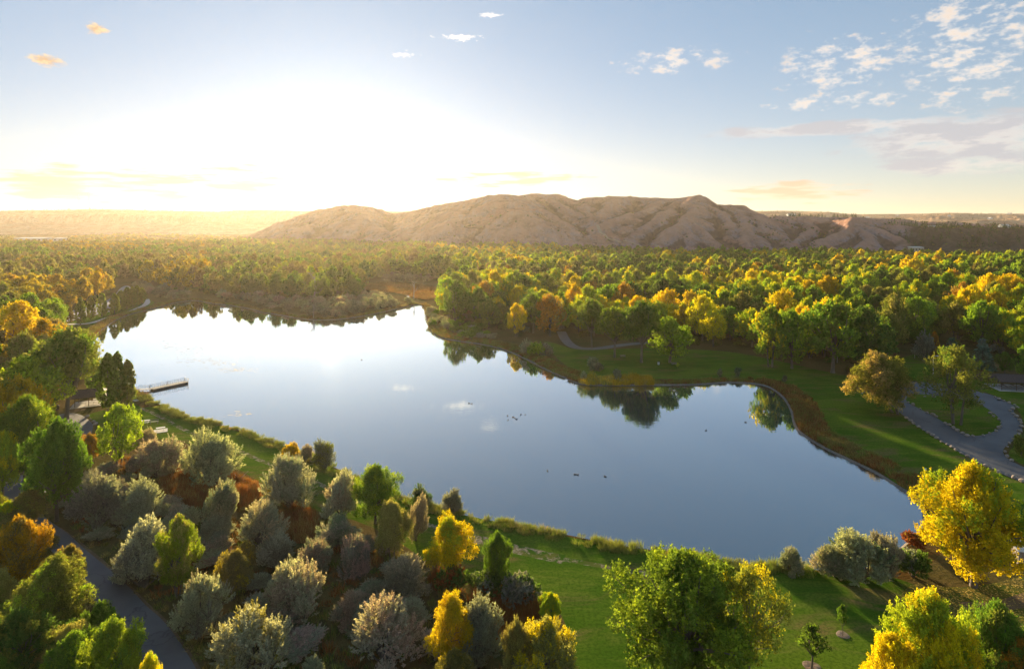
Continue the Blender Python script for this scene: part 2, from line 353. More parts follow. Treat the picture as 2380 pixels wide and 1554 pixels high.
NEAR_POND = offset_poly(SH, 2.0)
RIVER = [chaikin(gpoly(p), 2) for p in ([(316,548.5),(345,549),(396,554),(405,559),(432,563),(402,568),(376,564),(352,560),(328,553)], [(140,567),(200,563.5),(330,561.5),(334,564),(205,567.5),(150,569)], [(930,672),(960,678),(972,690),(958,694),(938,686)])]
ROAD = [chaikin(gpoly([(1990,907),(1990,896),(2095,888),(2150,886),(2230,900),(2303,916),(2341,934),(2362,946),(2353,953),(2362,966),(2373,982),(2376,999),(2366,1015),(2344,1030),(2328,1045),(2334,1059),(2350,1071),(2385,1088),(2470,1122),(2470,1165),(2379,1122),(2308,1092),(2262,1069),(2222,1046),(2176,1017),(2135,993),(2114,978),(2084,952),(2055,928)]), 2),
        chaikin(gpoly([(128,962),(180,957),(217,982),(215,1000),(205,1030),(222,1058),(195,1072),(150,1112),(112,1150),(97,1175),(99,1198),(125,1216),(156,1237),(172,1252),(208,1284),(250,1318),(286,1349),(312,1375),(338,1406),(377,1437),(416,1487),(455,1549),(500,1640),(380,1640),(320,1545),(262,1460),(215,1390),(170,1330),(130,1290),(85,1245),(40,1200),(5,1165),(-60,1150),(-60,1085),(10,1092),(60,1108),(105,1085),(140,1050),(152,1010),(138,985)]), 2),
        chaikin(gpoly([(141,728),(182,718),(224,708),(262,692),(283,664),(306,664),(300,690),(285,712),(268,721),(221,731),(182,741),(141,751)]), 2)]
ISLAND = chaikin(gpoly([(2098,929),(2135,949),(2173,968),(2195,983),(2222,999),(2243,1010),(2270,1013),(2298,1007),(2322,996),(2327,980),(2317,966),(2300,952),(2270,935),(2210,922),(2151,916),(2120,914)]), 2)
PATH = [ribbon([(146,753),(187,753),(216,750),(250,738.5),(286,728),(320,717),(344,705),(340,695)], 3.2), ribbon([(315,913),(338,924.5),(310,931)], 2.2)]
FAR_PATH = ribbon([(1304,770),(1312,788),(1326,803),(1349,810),(1388,810),(1422,805),(1453,800),(1505,796),(1600,793)], 4.2)
GRAV = [ribbon([(328,948),(370,966),(406,987),(442,1005),(500,1025),(558,1047),(591,1064),(620,1075),(665,1092),(714,1112),(760,1132),(805,1153),(850,1170),(974,1213),(1030,1228),(1091,1247)], 1.1),
        ribbon([(1091,1247),(1125,1257),(1185,1272),(1245,1286),(1310,1299)], 2.4), ribbon([(1310,1299),(1375,1310),(1427,1320),(1505,1333)], 1.1)]
LAWNS = [chaikin(gpoly(p), 2) for p in (
    [(1255,790),(1300,800),(1330,812),(1400,812),(1500,808),(1560,812),(1620,812),(1700,817),(1800,836),(1900,860),(1985,874),(2010,893),(2055,930),(2085,953),(2135,994),(2222,1048),(2308,1094),(2400,1132),(2480,1165),(2480,1270),(2320,1290),(2230,1270),(2160,1200),(2000,1050),(1900,1000),(1800,880),(1500,880),(1360,880),(1330,860),(1290,830)],
    [(143,753),(187,742),(221,732),(268,722),(284,713),(300,692),(330,688),(352,697),(362,706),(300,732),(240,765),(216,795),(160,792),(140,775)],
    [(200,962),(236,955),(300,930),(345,930),(420,965),(560,1003),(700,1055),(850,1120),(980,1172),(1180,1219),(1375,1258),(1570,1288),(1714,1310),(1900,1330),(2050,1335),(2110,1350),(2150,1372),(2110,1420),(2080,1500),(2060,1640),(1340,1640),(1330,1500),(1300,1410),(1235,1352),(1010,1330),(950,1270),(840,1210),(740,1190),(650,1150),(590,1110),(500,1060),(420,1020),(330,1020),(260,1005),(222,985)],
    [(2125,890),(2160,884),(2250,880),(2420,905),(2480,950),(2480,1105),(2385,1084),(2350,1065),(2340,1050),(2374,1020),(2382,990),(2365,945),(2305,914),(2230,896)],
    [(2040,850),(2120,820),(2210,815),(2260,850),(2240,880),(2150,884),(2080,884)])]
MARSHES = [chaikin(gpoly(p), 2) for p in ([(362,1112),(400,1096),(470,1108),(560,1106),(605,1138),(595,1175),(500,1188),(400,1170)], [(655,1180),(730,1180),(737,1252),(680,1268),(650,1222)], [(1105,1362),(1170,1362),(1252,1396),(1268,1450),(1210,1510),(1115,1490),(1090,1420)], [(830,662),(900,655),(1030,668),(1024,692),(985,700),(925,680),(850,676)], [(1000,1335),(1060,1345),(1050,1380),(1005,1370)])]
LEAFFALL = chaikin(gpoly([(2120,1350),(2200,1365),(2290,1360),(2400,1330),(2480,1400),(2480,1500),(2300,1470),(2200,1440),(2110,1440),(2085,1390)]), 2)
DIRTS = [chaikin(gpoly([(2225,1395),(2300,1402),(2400,1368),(2480,1350),(2480,1400),(2380,1410),(2290,1428),(2230,1412)]), 2),
         chaikin(gpoly([(118,1212),(160,1236),(215,1280),(260,1316),(300,1355),(345,1402),(385,1436),(425,1487),(470,1556),(520,1640),(500,1640),(455,1549),(377,1437),(338,1406),(286,1349),(208,1284),(156,1237),(125,1218)]), 1),
         chaikin(gpoly([(160,940),(200,930),(205,950),(180,957),(150,960)]), 1),
         chaikin(gpoly([(-100,612),(20,612),(52,622),(45,640),(-100,640)]), 2)]
TRACK = ribbon([(1040,574),(1150,577),(1240,579),(1330,580.5),(1420,583),(1500,587),(1560,592),(1640,594)], 7.)
def build_land():
    X0, X1, Y0, Y1 = -4600., 5200., -260., 6300.
    loops = [('shore', SH), ('bank', offset_poly(SH, 4.2))] + [('river', p) for p in RIVER] + [('road', p) for p in ROAD[:2]] + [('carpark', ROAD[2])] + [('island', ISLAND)] + [('path', p) for p in PATH] + [('farpath', FAR_PATH)] \
        + [('gravel', p) for p in GRAV] + [('lawn', p) for p in LAWNS] + [('marsh', p) for p in MARSHES] + [('leaffall', LEAFFALL)] + [('dirt', p) for p in DIRTS] + [('track', TRACK)]
    vs = [Vector((X0, Y0)), Vector((X1, Y0)), Vector((X1, Y1)), Vector((X0, Y1))]; es = [(0, 1), (1, 2), (2, 3), (3, 0)]
    for n, P in loops:
        b = len(vs); vs += [Vector((float(p[0]), float(p[1]))) for p in P]; es += [(b + i, b + (i + 1) % len(P)) for i in range(len(P))]
    rg = np.random.default_rng(3)
    V, E, Fc, *_ = delaunay_2d_cdt(vs, es, [], 0, .01)
    V = np.array([(v[0], v[1], 0.) for v in V]); Fc = np.array([f for f in Fc])
    C = V[Fc].mean(1)[:, :2]
    z = np.full(len(C), -1)
    def inn(name): 
        r = np.zeros(len(C), bool)
        for n, P in loops:
            if n == name: r |= inside(C, P)
        return r
    names = ['ground', 'lawn', 'marsh', 'leaf_strewn_lawn', 'bare_ground', 'rough_bank', 'gravel_path', 'footpath', 'woodland_path', 'dirt_road', 'road', 'island', 'river', 'pond', 'parking_strip']
    z[:] = 0
    for k, n in ((1, 'lawn'), (3, 'leaffall'), (4, 'dirt')): z[inn(n)] = k
    bank = inn('bank') & ~np.isin(z, [1]) ; z[bank] = 5
    bk = inn('bank'); z[bk & (C[:, 1] > 165)] = 5
    for k, n in ((2, 'marsh'), (6, 'gravel'), (7, 'path'), (8, 'farpath'), (9, 'track'), (10, 'road')): z[inn(n)] = k
    z[inn('island')] = 1; z[inn('river')] = 12; z[inn('carpark')] = 14; z[inn('shore')] = 13
    mats = dict(ground=LITTER, lawn=LAWN, marsh=MARSH, leaf_strewn_lawn=LEAFY, bare_ground=DIRT, rough_bank=ROUGH, gravel_path=m_broken_gravel(), footpath=CONC, woodland_path=ASPHALT, dirt_road=GRAVEL, road=ASPHALT, parking_strip=m_asphalt(2.1, 'pale_faded_asphalt'))
    for k, n in enumerate(names):
        s = Fc[z == k]
        if n in ('pond', 'river', 'island') or not len(s): continue
        u, inv = np.unique(s, return_inverse=True)
        tag(mesh_np(n, V[u], inv.reshape(s.shape), mats[n]), None, None, kind='structure')
    # water a hand below the banks, with a muddy skirt down into it
    def water(name, P, zz):
        W = offset_poly(P, .7); n = len(W); vs = [Vector((float(p[0]), float(p[1]))) for p in W]
        v, _, f, *_ = delaunay_2d_cdt(vs, [(i, (i + 1) % n) for i in range(n)], [], 1, .001)
        tag(mesh_np(name, [(p[0], p[1], zz) for p in v], np.array(f), WATER), None, None, kind='structure')
        n = len(P); Q = offset_poly(P, -1.6)
        sk = np.vstack([np.c_[P, np.full(n, -.002)], np.c_[Q, np.full(n, -.9)]])
        i = np.arange(n); j = (i + 1) % n
        tag(mesh_np('shore_mud', sk, np.stack([i, j, j + n, i + n], 1), MUD), None, None, kind='structure')
    water('pond', SH, -.30)
    for P in RIVER:
        a = .5 * np.sum(P[:, 0] * np.roll(P[:, 1], -1) - np.roll(P[:, 0], -1) * P[:, 1]); water('river', P if a > 0 else P[::-1], -.20)
build_land()

# ------------------------------------------------------------------ hills: ridge lines with spurs, cut by gullies
RIDGES = [  # (points (px, py, distance), slope, rounding, flat half width)
    # the hill the sun goes down behind
    ([(600,550,1480),(637,543,1500),(670,515,1510),(700,505,1520),(735,493,1530),(765,482,1540),(790,475,1550),(815,474,1550),(850,478,1570),(880,485,1590),(900,490,1610),(935,497,1640),(980,500,1650)], .50, 26, 0),
    ([(815,474,1550),(850,500,1440),(880,535,1340)], .50, 34, 0), ([(735,493,1530),(720,520,1430),(700,548,1350)], .5, 20, 0), ([(900,490,1610),(930,520,1470),(960,548,1340)], .5, 24, 0),
    # first dome of the main range
    ([(935,496,1640),(960,489,1560),(1000,480,1500),(1030,474,1470),(1070,466,1440),(1100,460,1410),(1120,461,1390),(1141,452,1360),(1167,450,1340),(1198,454.5,1350),(1214,454,1400),(1240,449,1480)], .56, 22, 2),
    ([(1167,450,1340),(1180,468,1250),(1205,487,1180),(1235,503,1130)], .62, 34, 10), ([(1100,460,1410),(1085,486,1270),(1060,515,1170),(1050,545,1110)], .55, 26, 4), ([(1000,480,1500),(980,510,1340),(945,545,1220)], .5, 22, 0),
    ([(1141,452,1360),(1135,480,1250),(1130,510,1170),(1128,545,1100)], .60, 24, 2), ([(1198,454.5,1350),(1250,478,1260),(1285,498,1190),(1325,528,1120),(1368,572,1050)], .82, 12, 0), ([(1235,503,1130),(1245,535,1090),(1250,565,1060)], .7, 20, 0), ([(1285,498,1190),(1288,535,1110),(1292,570,1060)], .75, 12, 0),
    # crest
    ([(1240,449,1480),(1271,450,1490),(1295,450,1500),(1313,457,1500),(1339,463,1490),(1354,463,1490),(1370,457.6,1490),(1401,456.6,1490),(1412,460,1480),(1422,454.5,1490),(1461,454.5,1500),(1492,458,1480),(1544,459,1460),(1557,458,1440),(1589,457,1410),(1610,452,1390),(1630,456,1380),(1651,465,1370),(1672,475,1360),(1693,473,1350),(1719,475,1340),(1735,484,1340),(1762,499,1340),(1816,507,1330)], .60, 20, 3),
    ([(1271,450,1490),(1300,472,1400),(1330,492,1320)], .7, 14, 0), ([(1354,463,1490),(1362,482,1390),(1372,505,1290),(1382,530,1210)], .66, 16, 0), ([(1422,454.5,1490),(1412,474,1400),(1404,498,1300),(1396,522,1220)], .66, 16, 2),
    ([(1544,459,1460),(1520,478,1350),(1480,494,1270),(1430,507,1210),(1392,522,1160),(1378,545,1110)], .62, 16, 6), ([(1589,457,1410),(1565,480,1300),(1540,500,1220),(1500,522,1160),(1470,555,1095)], .72, 12, 0),
    ([(1480,494,1270),(1450,525,1160),(1432,560,1090)], .72, 12, 0), ([(1430,507,1210),(1410,535,1130),(1400,566,1070)], .8, 10, 0),
    ([(1610,452,1390),(1608,476,1280),(1600,500,1180),(1565,530,1115),(1525,566,1060)], .80, 10, 0), ([(1600,500,1180),(1604,535,1110),(1600,575,1050)], .85, 8, 0), ([(1600,500,1180),(1640,530,1120),(1682,574,1050)], .85, 8, 0),
    ([(1693,473,1350),(1712,495,1250),(1722,516,1185),(1735,548,1110),(1748,585,1045)], .80, 10, 0), ([(1651,465,1370),(1664,490,1270),(1690,520,1180),(1700,555,1110)], .8, 10, 0), ([(1722,516,1185),(1765,548,1115),(1800,586,1045)], .85, 8, 0),
    ([(1762,499,1340),(1778,516,1240),(1810,545,1150),(1850,578,1070)], .85, 9, 0), ([(1719,475,1340),(1750,500,1240),(1770,530,1160)], .8, 10, 0),
    # eastern cones and mesa
    ([(1816,507,1330),(1880,512,1340),(1940,512,1320),(1994,505,1230),(2040,514,1260),(2090,522,1260)], .7, 8, 8),
    ([(1994,505,1230),(1960,528,1165),(1915,558,1100),(1878,584,1050)], .85, 6, 0), ([(1994,505,1230),(2005,540,1140),(2010,580,1050)], .85, 8, 0), ([(1994,505,1230),(2050,532,1150),(2100,562,1090),(2128,588,1045)], .80, 8, 0),
    ([(1880,512,1340),(1870,535,1200),(1845,565,1100),(1830,585,1050)], .85, 8, 0), ([(1940,512,1320),(1930,535,1210),(1920,555,1140)], .85, 7, 0), ([(2090,522,1260),(2150,528,1240),(2250,529,1270),(2360,530,1270),(2480,531,1260),(2620,532,1250)], .55, 14, 70),
    ([(1830,503,1520),(1900,506,1520),(2000,509,1500),(2120,517,1450),(2260,522,1430),(2420,525,1420),(2620,527,1400)], .3, 30, 90),
    ([(2180,529,1190),(2200,555,1110),(2210,585,1050)], .7, 10, 0), ([(2270,530,1200),(2280,560,1110),(2290,588,1045)], .7, 10, 0), ([(2350,530,1190),(2362,560,1110),(2370,588,1045)], .7, 10, 0)]
HX0, HY0, HS = -760., 985., 4.0
HNX, HNY = 660, 205
def hill_heights():
    gx, gy = np.meshgrid(HX0 + HS * np.arange(HNX), HY0 + HS * np.arange(HNY)); X, Y = gx.ravel(), gy.ravel()
    wx = (fbm2(X / 70, Y / 70, 5) - .5) * 40; wy = (fbm2(X / 70, Y / 70, 6) - .5) * 40
    Xw, Yw = X + wx, Y + wy
    acc = np.full(len(X), -1e9); K = 1.2; S = np.zeros(len(X)); best = np.full(len(X), -1e9); T = np.zeros(len(X)); DD = np.zeros(len(X)); base = 0.
    for pts, sl_, rr, fw in RIDGES:
        P = np.array([dp(*p) for p in pts])
        for a, b in zip(P[:-1], P[1:]):
            ab = b[:2] - a[:2]; L = np.linalg.norm(ab); t = np.clip(((Xw - a[0]) * ab[0] + (Yw - a[1]) * ab[1]) / L ** 2, 0, 1)
            dx, dy = Xw - a[0] - ab[0] * t, Yw - a[1] - ab[1] * t; d = np.maximum(0, np.hypot(dx, dy) - fw)
            zl = a[2] + (b[2] - a[2]) * t; h = zl - sl_ * (np.sqrt(d * d + rr * rr) - rr)
            # concave foot
            up = h > best; ang = t * L + (np.arctan2(dy, dx)) * 18
            T = np.where(up, base + ang, T); DD = np.where(up, d, DD); best = np.maximum(best, h); base += L * .37
            S += np.exp(np.clip(h / K, -60, 60))
    h = K * np.log(S + 1e-26)
    h = np.maximum(h, best - 1)
    g = 1 - np.abs(2 * fbm1(T / 34, 3, 2) - 1); g2 = 1 - np.abs(2 * fbm2(X / 26, Y / 60, 9, 3) - 1)
    g3 = 1 - np.abs(2 * fbm1(T / 12, 8, 2) - 1)
    w = np.clip(DD / 30, 0, 1) * np.clip(h / 25, 0, 1)
    h = h - w * ((g ** 2) * 8.5 + (g2 ** 3) * 3.0 + (g3 ** 3) * 3.2 - 5.0) + (fbm2(X / 45, Y / 45, 12, 5) - .5) * 5 * np.clip(h / 20, 0, 1) - (1 - np.abs(2 * fbm2(X / 17, Y / 30, 17, 3) - 1)) ** 3 * 2.2 * np.clip(h / 15, 0, 1)
    h = np.where(h < 6, 6 - (6 - h) * .5, h)     # softer foot
    global H_CREST; H_CREST = np.exp(-DD / 16)
    return X, Y, np.maximum(h, -4)
HXs, HYs, HZs = hill_heights()
HG = HZs.reshape(HNY, HNX)
def blur(A, r):
    for ax in (0, 1):
        c = np.cumsum(np.pad(A, [(r + 1, r) if k == ax else (0, 0) for k in (0, 1)], mode='edge'), axis=ax); n = A.shape[ax]
        A = (np.take(c, np.arange(2 * r + 1, 2 * r + 1 + n), ax) - np.take(c, np.arange(0, n), ax)) / (2 * r + 1)
    return A
CONV = blur(HG - blur(blur(HG, 5), 5), 1); GRASS_LIGHT = np.clip(CONV / 3.2, 0, 1).ravel(); SCRUB_SHADE = np.clip(-CONV / 3.2, 0, 1)  # curvature masks for painted crest light and hollow shade; hollows also place scrub
def hz(x, y):
    u, v = (np.asarray(x) - HX0) / HS, (np.asarray(y) - HY0) / HS
    i, j = np.clip(u.astype(int), 0, HNX - 2), np.clip(v.astype(int), 0, HNY - 2); f, g = u - i, v - j
    return np.maximum(0, (HG[j, i] * (1 - f) + HG[j, i + 1] * f) * (1 - g) + (HG[j + 1, i] * (1 - f) + HG[j + 1, i + 1] * f) * g)
def grid_faces(nx, ny):
    i = np.arange(nx - 1)[None, :] + nx * np.arange(ny - 1)[:, None]; i = i.ravel(); return np.stack([i, i + 1, i + nx + 1, i + nx], 1)
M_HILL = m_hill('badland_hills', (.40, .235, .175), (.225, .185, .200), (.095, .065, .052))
M_FAR = m_hill('distant_rimrock', (.44, .29, .18), (.34, .26, .20), (.18, .13, .08), False)
def build_hills():
    Fc = grid_faces(HNX, HNY); zz = HZs; keep = (zz[Fc] > -.6).any(1); Fc = Fc[keep]
    u, inv = np.unique(Fc, return_inverse=True); V = np.stack([HXs, HYs, HZs], 1)[u]
    tag(mesh_np('hills', V, inv.reshape(Fc.shape), M_HILL, smooth=True, attrs=dict(grass_light=GRASS_LIGHT[u], scrub_shade=SCRUB_SHADE.ravel()[u], wooded=np.clip((1189.5 + F * HXs[u] / HYs[u] - 2040) / 130, 0, 1) * (HYs[u] < 1300))), None, None, kind='structure')
    # long rimrock plateau to the west
    def plateau(name, pxs, sky, D0, D1, D2, D3, seed, benches, mat, nx=420, ny=90):
        px = np.linspace(pxs[0], pxs[1], nx); sy = np.interp(px, *zip(*sky))
        dd = np.concatenate([np.linspace(D0, D1, ny // 2), np.linspace(D1, D2, ny // 3)[1:], np.linspace(D2, D3, ny - ny // 2 - ny // 3 + 1)[1:]]); ny = len(dd)
        PX, DDm = np.meshgrid(px, dd); SY = np.repeat(sy[None], ny, 0)
        X = (PX - 1189.5) / F * DDm
        wob = (fbm2(X / 260, DDm / 260, seed, 5) - .5)
        Dw = DDm + wob * (D2 - D0) * .55
        top = CH - (SY - HZ) / F * D2
        t = np.clip((Dw - D0) / (D2 - D0), 0, 1)
        prof = np.interp(t, *zip(*benches))
        zt = np.where(DDm > D2, top, np.minimum(prof, 1) * top)
        zt = zt - np.where(DDm > D2, (DDm - D2) * .005, 0)
        gul = (1 - np.abs(2 * fbm2(X / 75, DDm / 320, seed + 3, 3) - 1)) ** 2
        zt = zt - gul * 9 * np.sin(np.pi * np.clip(t, 0, 1)) ** .7 + (fbm2(X / 90, DDm / 90, seed + 7, 4) - .5) * 4 * (t > .02) * (t < .97)
        zt[0] = -3
        tag(mesh_np(name, np.stack([X.ravel(), DDm.ravel(), zt.ravel()], 1), grid_faces(nx, ny), mat, smooth=True), None, None, kind='structure')
    plateau('plateau', (-260, 990), [(-260,490),(0,491),(50,489),(100,488),(200,486),(300,487),(400,490),(500,492),(540,489),(600,488),(650,489),(700,490),(990,492)], 2350, 2900, 3300, 4600, 21,
            [(0, 0), (.2, .16), (.42, .34), (.5, .36), (.60, .44), (.64, .78), (.72, .84), (.76, .86), (.8, .97), (1, 1)], M_FAR)
    plateau('far_tableland', (1560, 2700), [(1560,491),(1760,490),(1820,489),(1900,493),(2000,498),(2100,497),(2200,495),(2379,497),(2700,497)], 1700, 2600, 4300, 5600, 33,
            [(0, 0), (.1, .30), (.3, .42), (.4, .55), (.55, .60), (.68, .78), (.8, .84), (1, 1)], M_FAR)
    # bulldozed track that climbs the middle spur
    pts = chaikin(np.array([dp(1386, 525, 1165), dp(1394, 540, 1130), dp(1412, 556, 1105), dp(1450, 566, 1085), dp(1500, 574, 1070), dp(1535, 583, 1045)]), 3, False)
    t = np.gradient(pts[:, :2], axis=0); t /= np.linalg.norm(t, axis=1)[:, None]; n = np.stack([-t[:, 1], t[:, 0]], 1) * 3.
    a, b = pts[:, :2] + n, pts[:, :2] - n; zc = hz(pts[:, 0], pts[:, 1])
    V = np.vstack([np.c_[a, np.maximum(zc, hz(a[:, 0], a[:, 1])) + .5], np.c_[b, np.maximum(zc, hz(b[:, 0], b[:, 1])) + .5]]); k = len(a); i = np.arange(k - 1)
    tag(mesh_np('hill_track', V, np.stack([i, i + k, i + k + 1, i + 1], 1), m_gravel('track_dust', (.44, .33, .25), (.36, .27, .2), (.5, .4, .3))), None, None, kind='structure')
build_hills()
# ------------------------------------------------------------------ evening haze over the valley
def build_haze(dens=.40e-4, aniso=.6, col=(1., .88, .74)):
    m = bpy.data.materials.new('evening_haze'); m.use_nodes = True; nt = m.node_tree; nt.nodes.clear()
    out = nt.nodes.new('ShaderNodeOutputMaterial'); v = nt.nodes.new('ShaderNodeVolumePrincipled')
    v.inputs['Color'].default_value = (*col, 1); v.inputs['Density'].default_value = dens; v.inputs['Anisotropy'].default_value = aniso
    nt.links.new(v.outputs[0], out.inputs['Volume'])
    mb = MB(); X0, X1, Y0, Y1, Z0, Z1 = -4700, 5300, -360, 6400, -4.2, 165
    V = [(x, y, z) for x in (X0, X1) for y in (Y0, Y1) for z in (Z0, Z1)]
    mb.add(V, [(0, 1, 3, 2), (4, 6, 7, 5), (0, 4, 5, 1), (2, 3, 7, 6), (0, 2, 6, 4), (1, 5, 7, 3)])
    tag(mb.build('haze', m), 'thin warm evening haze lying over the whole valley', None, kind='stuff')
build_haze()
# ------------------------------------------------------------------ plants: leaves are small real faces, gathered into sprays, sprays into boughs
TINT = dict(green=(.085,.140,.020), deep=(.050,.092,.020), olive=(.120,.135,.028), lime=(.18,.24,.020), yellow=(.44,.36,.010), gold=(.42,.30,.016), orange=(.36,.20,.024), silver=(.235,.230,.185), sage=(.155,.175,.125),
            slate=(.135,.145,.125), mauve=(.245,.195,.170), brown=(.165,.135,.048), rust=(.24,.085,.028), spruce=(.085,.115,.085), pine=(.030,.046,.022), khaki=(.20,.175,.06), straw=(.33,.25,.10), reedgreen=(.13,.145,.04), redreed=(.17,.075,.03))
def unit(v): return v / np.maximum(1e-9, np.linalg.norm(v, axis=-1, keepdims=True))
def sprays(C, Dr, n, rad, lng, size, aspect, rg, sv):
    """n leaves round every spray centre C, strung out along Dr"""
    M = len(C); c = np.repeat(C, n, 0); d = np.repeat(Dr, n, 0); N = len(c)
    t = rg.random(N) ** .8; w = np.sin(np.pi * np.clip(t * .85 + .12, 0, 1)) ** .7
    off = rg.normal(size=(N, 3)); off -= d * (off * d).sum(1)[:, None]
    p = c + d * ((t - .4) * lng)[:, None] * rg.uniform(.7, 1.2, (N, 1)) + off * (rad * w * .55)[:, None]
    u = unit(d * rg.uniform(.2, 1.3, (N, 1)) + rg.normal(size=(N, 3)) * .75); v = unit(np.cross(u, rg.normal(size=(N, 3))))
    s = (size * rg.uniform(.6, 1.35, N))[:, None]
    a, b = u * s * aspect * .5, v * s * .5
    V = np.stack([p - a, p + b * .9 - a * .1, p + a, p - b * .9 - a * .1], 1).reshape(-1, 3)
    lv = np.repeat(np.clip(.45 + rg.normal(size=N) * .2 + np.repeat(rg.normal(size=M) * .12, n), 0, 1), 4); sp = np.repeat(np.repeat(sv, n), 4)
    return V, lv, np.clip(sp, 0, 1)
def crown_mesh(parts):
    V = np.vstack([p[0] for p in parts]); lv = np.concatenate([p[1] for p in parts]); sp = np.concatenate([p[2] for p in parts])
    return V, np.arange(len(V)).reshape(-1, 4), dict(leaf_value=lv, spray_value=sp)
def lobes_to_sprays(L, per, rg, up=.9, low=-.45, shell=(.62, 1.02)):
    C, D, S = [], [], []
    for (c, r, tv) in L:
        q = unit(rg.normal(size=(per * 3, 3))); q = q[q[:, 2] > low][:per]
        f = rg.uniform(*shell, len(q)) ** 1.0
        C.append(c + q * (np.asarray(r) * f[:, None] if np.ndim(r) == 0 else f[:, None] * np.asarray(r)))
        D.append(unit(q + np.array([0, 0, up]))); S.append(np.clip(tv + rg.normal(size=len(q)) * .16 + q[:, 2] * .10, 0, 1))
    return np.vstack(C), np.vstack(D), np.concatenate(S)
def limb(mb, a, b, r0, r1, rg, n=5, bend=.06, k=4):
    a, b = np.asarray(a, float), np.asarray(b, float); L = np.linalg.norm(b - a); off = rg.normal(size=3) * L * bend
    P = [a + (b - a) * t + off * math.sin(math.pi * t) for t in np.linspace(0, 1, k)]
    mb.tube(P, list(np.linspace(r0, r1, k)), n, False)
def cottonwood(seed, nl, per, n, size, stems=1, width=.40, low=.26, droop=False, sides=6, sparse=1., lr=1.):
    rg = np.random.default_rng(seed); L = []; mb = MB()
    for i in range(nl):
        f = (i + .5) / nl; z = low + (.90 - low) * f ** .85; prof = width * math.sin(math.pi * min(1, (.22 + .78 * f)) ** 1.25) ** .7 if f < .93 else .06
        a = i * 2.399 + rg.uniform(-.5, .5); rr = prof * rg.uniform(.55, .95) * (1 if i % 3 else .5)
        r = rg.uniform(.095, .16) * (1.05 if f < .8 else .8) * lr; rr *= 1.12 if lr < 1 else 1.
        L.append((np.array([math.cos(a) * rr, math.sin(a) * rr, z + rg.uniform(-.03, .03)]), np.array([r, r, r * rg.uniform(1.0, 1.45)]), rg.uniform(.15, .75)))
    L.append((np.array([0, 0, .88]), np.array([.09, .09, .13]), rg.uniform(.3, .8)))
    C, D, S = lobes_to_sprays(L, per, rg, -.7 if droop else 1.0)
    if sparse < 1: k = rg.random(len(C)) < sparse; C, D, S = C[k], D[k], S[k]
    P = [sprays(C, D, n, .036 if lr == 1 else .027, .11 if lr == 1 else .115, size, 1.5, rg, S)]
    inner = [(c * np.array([.75, .75, 1]), r * .9, tv) for c, r, tv in L]
    C2, D2, S2 = lobes_to_sprays(inner, max(2, per // 4), rg, .4, -1, (.1, .7)); P.append(sprays(C2, D2, max(3, n // 3), .06, .1, size * 1.7, 1.3, rg, S2 * .5))
    bases = [(0, 0)] if stems == 1 else [(math.cos(k * 2.4) * .045, math.sin(k * 2.4) * .045) for k in range(stems)]
    for k, (bx, by) in enumerate(bases):
        fork = np.array([bx * 2.4 + rg.uniform(-.03, .03), by * 2.4 + rg.uniform(-.03, .03), .30 if stems == 1 else .42]); r = .026 if stems == 1 else .015
        mb.tube([(bx, by, -.02), (bx * 1.2, by * 1.2, .04), tuple(fork * .55 + np.array([bx, by, 0]) * .3), tuple(fork)], [r * 1.5, r * 1.1, r * .95, r * .8], sides, False)
        for i, (c, _, _) in enumerate(L):
            if i % len(bases) == k: limb(mb, fork if c[2] > fork[2] else fork * .8, c + (c - fork) * .15, r * .5, r * .12, rg, max(4, sides - 1))
    V, Fc, A = crown_mesh(P); return V, Fc, A, mb
def olive(seed, nl, per, n, size, sides=4, twigs=70, round_=.40, tall=1.):
    """silver, twiggy, many-stemmed"""
    rg = np.random.default_rng(seed); L = []; mb = MB()
    for i in range(nl):
        f = (i + .5) / nl; z = .13 + .62 * f; rr = round_ * (1 - f ** 2.2) ** .5 * rg.uniform(.35, 1.25); z += rg.uniform(-.07, .10); a = i * 2.399 + rg.uniform(-.7, .7); r = rg.uniform(.09, .23)
        L.append((np.array([math.cos(a) * rr, math.sin(a) * rr, z * tall]), np.array([r, r, r * 1.15]), rg.uniform(.1, .85)))
    C, D, S = lobes_to_sprays(L, per, rg, .9, -.6, (.5, 1.2)); P = [sprays(C, D, n, .022, .19, size, 3.1, rg, S)]
    inner = [(c * .8, r * .9, t) for c, r, t in L]
    C2, D2, S2 = lobes_to_sprays(inner, max(2, per // 4), rg, .4, -1, (.1, .7)); P.append(sprays(C2, D2, max(3, n // 3), .05, .1, size * 1.4, 2., rg, S2 * .4))
    for i, (c, _, _) in enumerate(L): limb(mb, (rg.uniform(-.05, .05), rg.uniform(-.05, .05), -.02), c, .022, .008, rg, sides, .1)
    for k in rg.choice(len(C), min(twigs, len(C)), False): limb(mb, C[k] - D[k] * .16 + rg.normal(size=3) * .03, C[k] + D[k] * .07, .004, .0015, rg, 3, .1, 3)
    V, Fc, A = crown_mesh(P); return V, Fc, A, mb
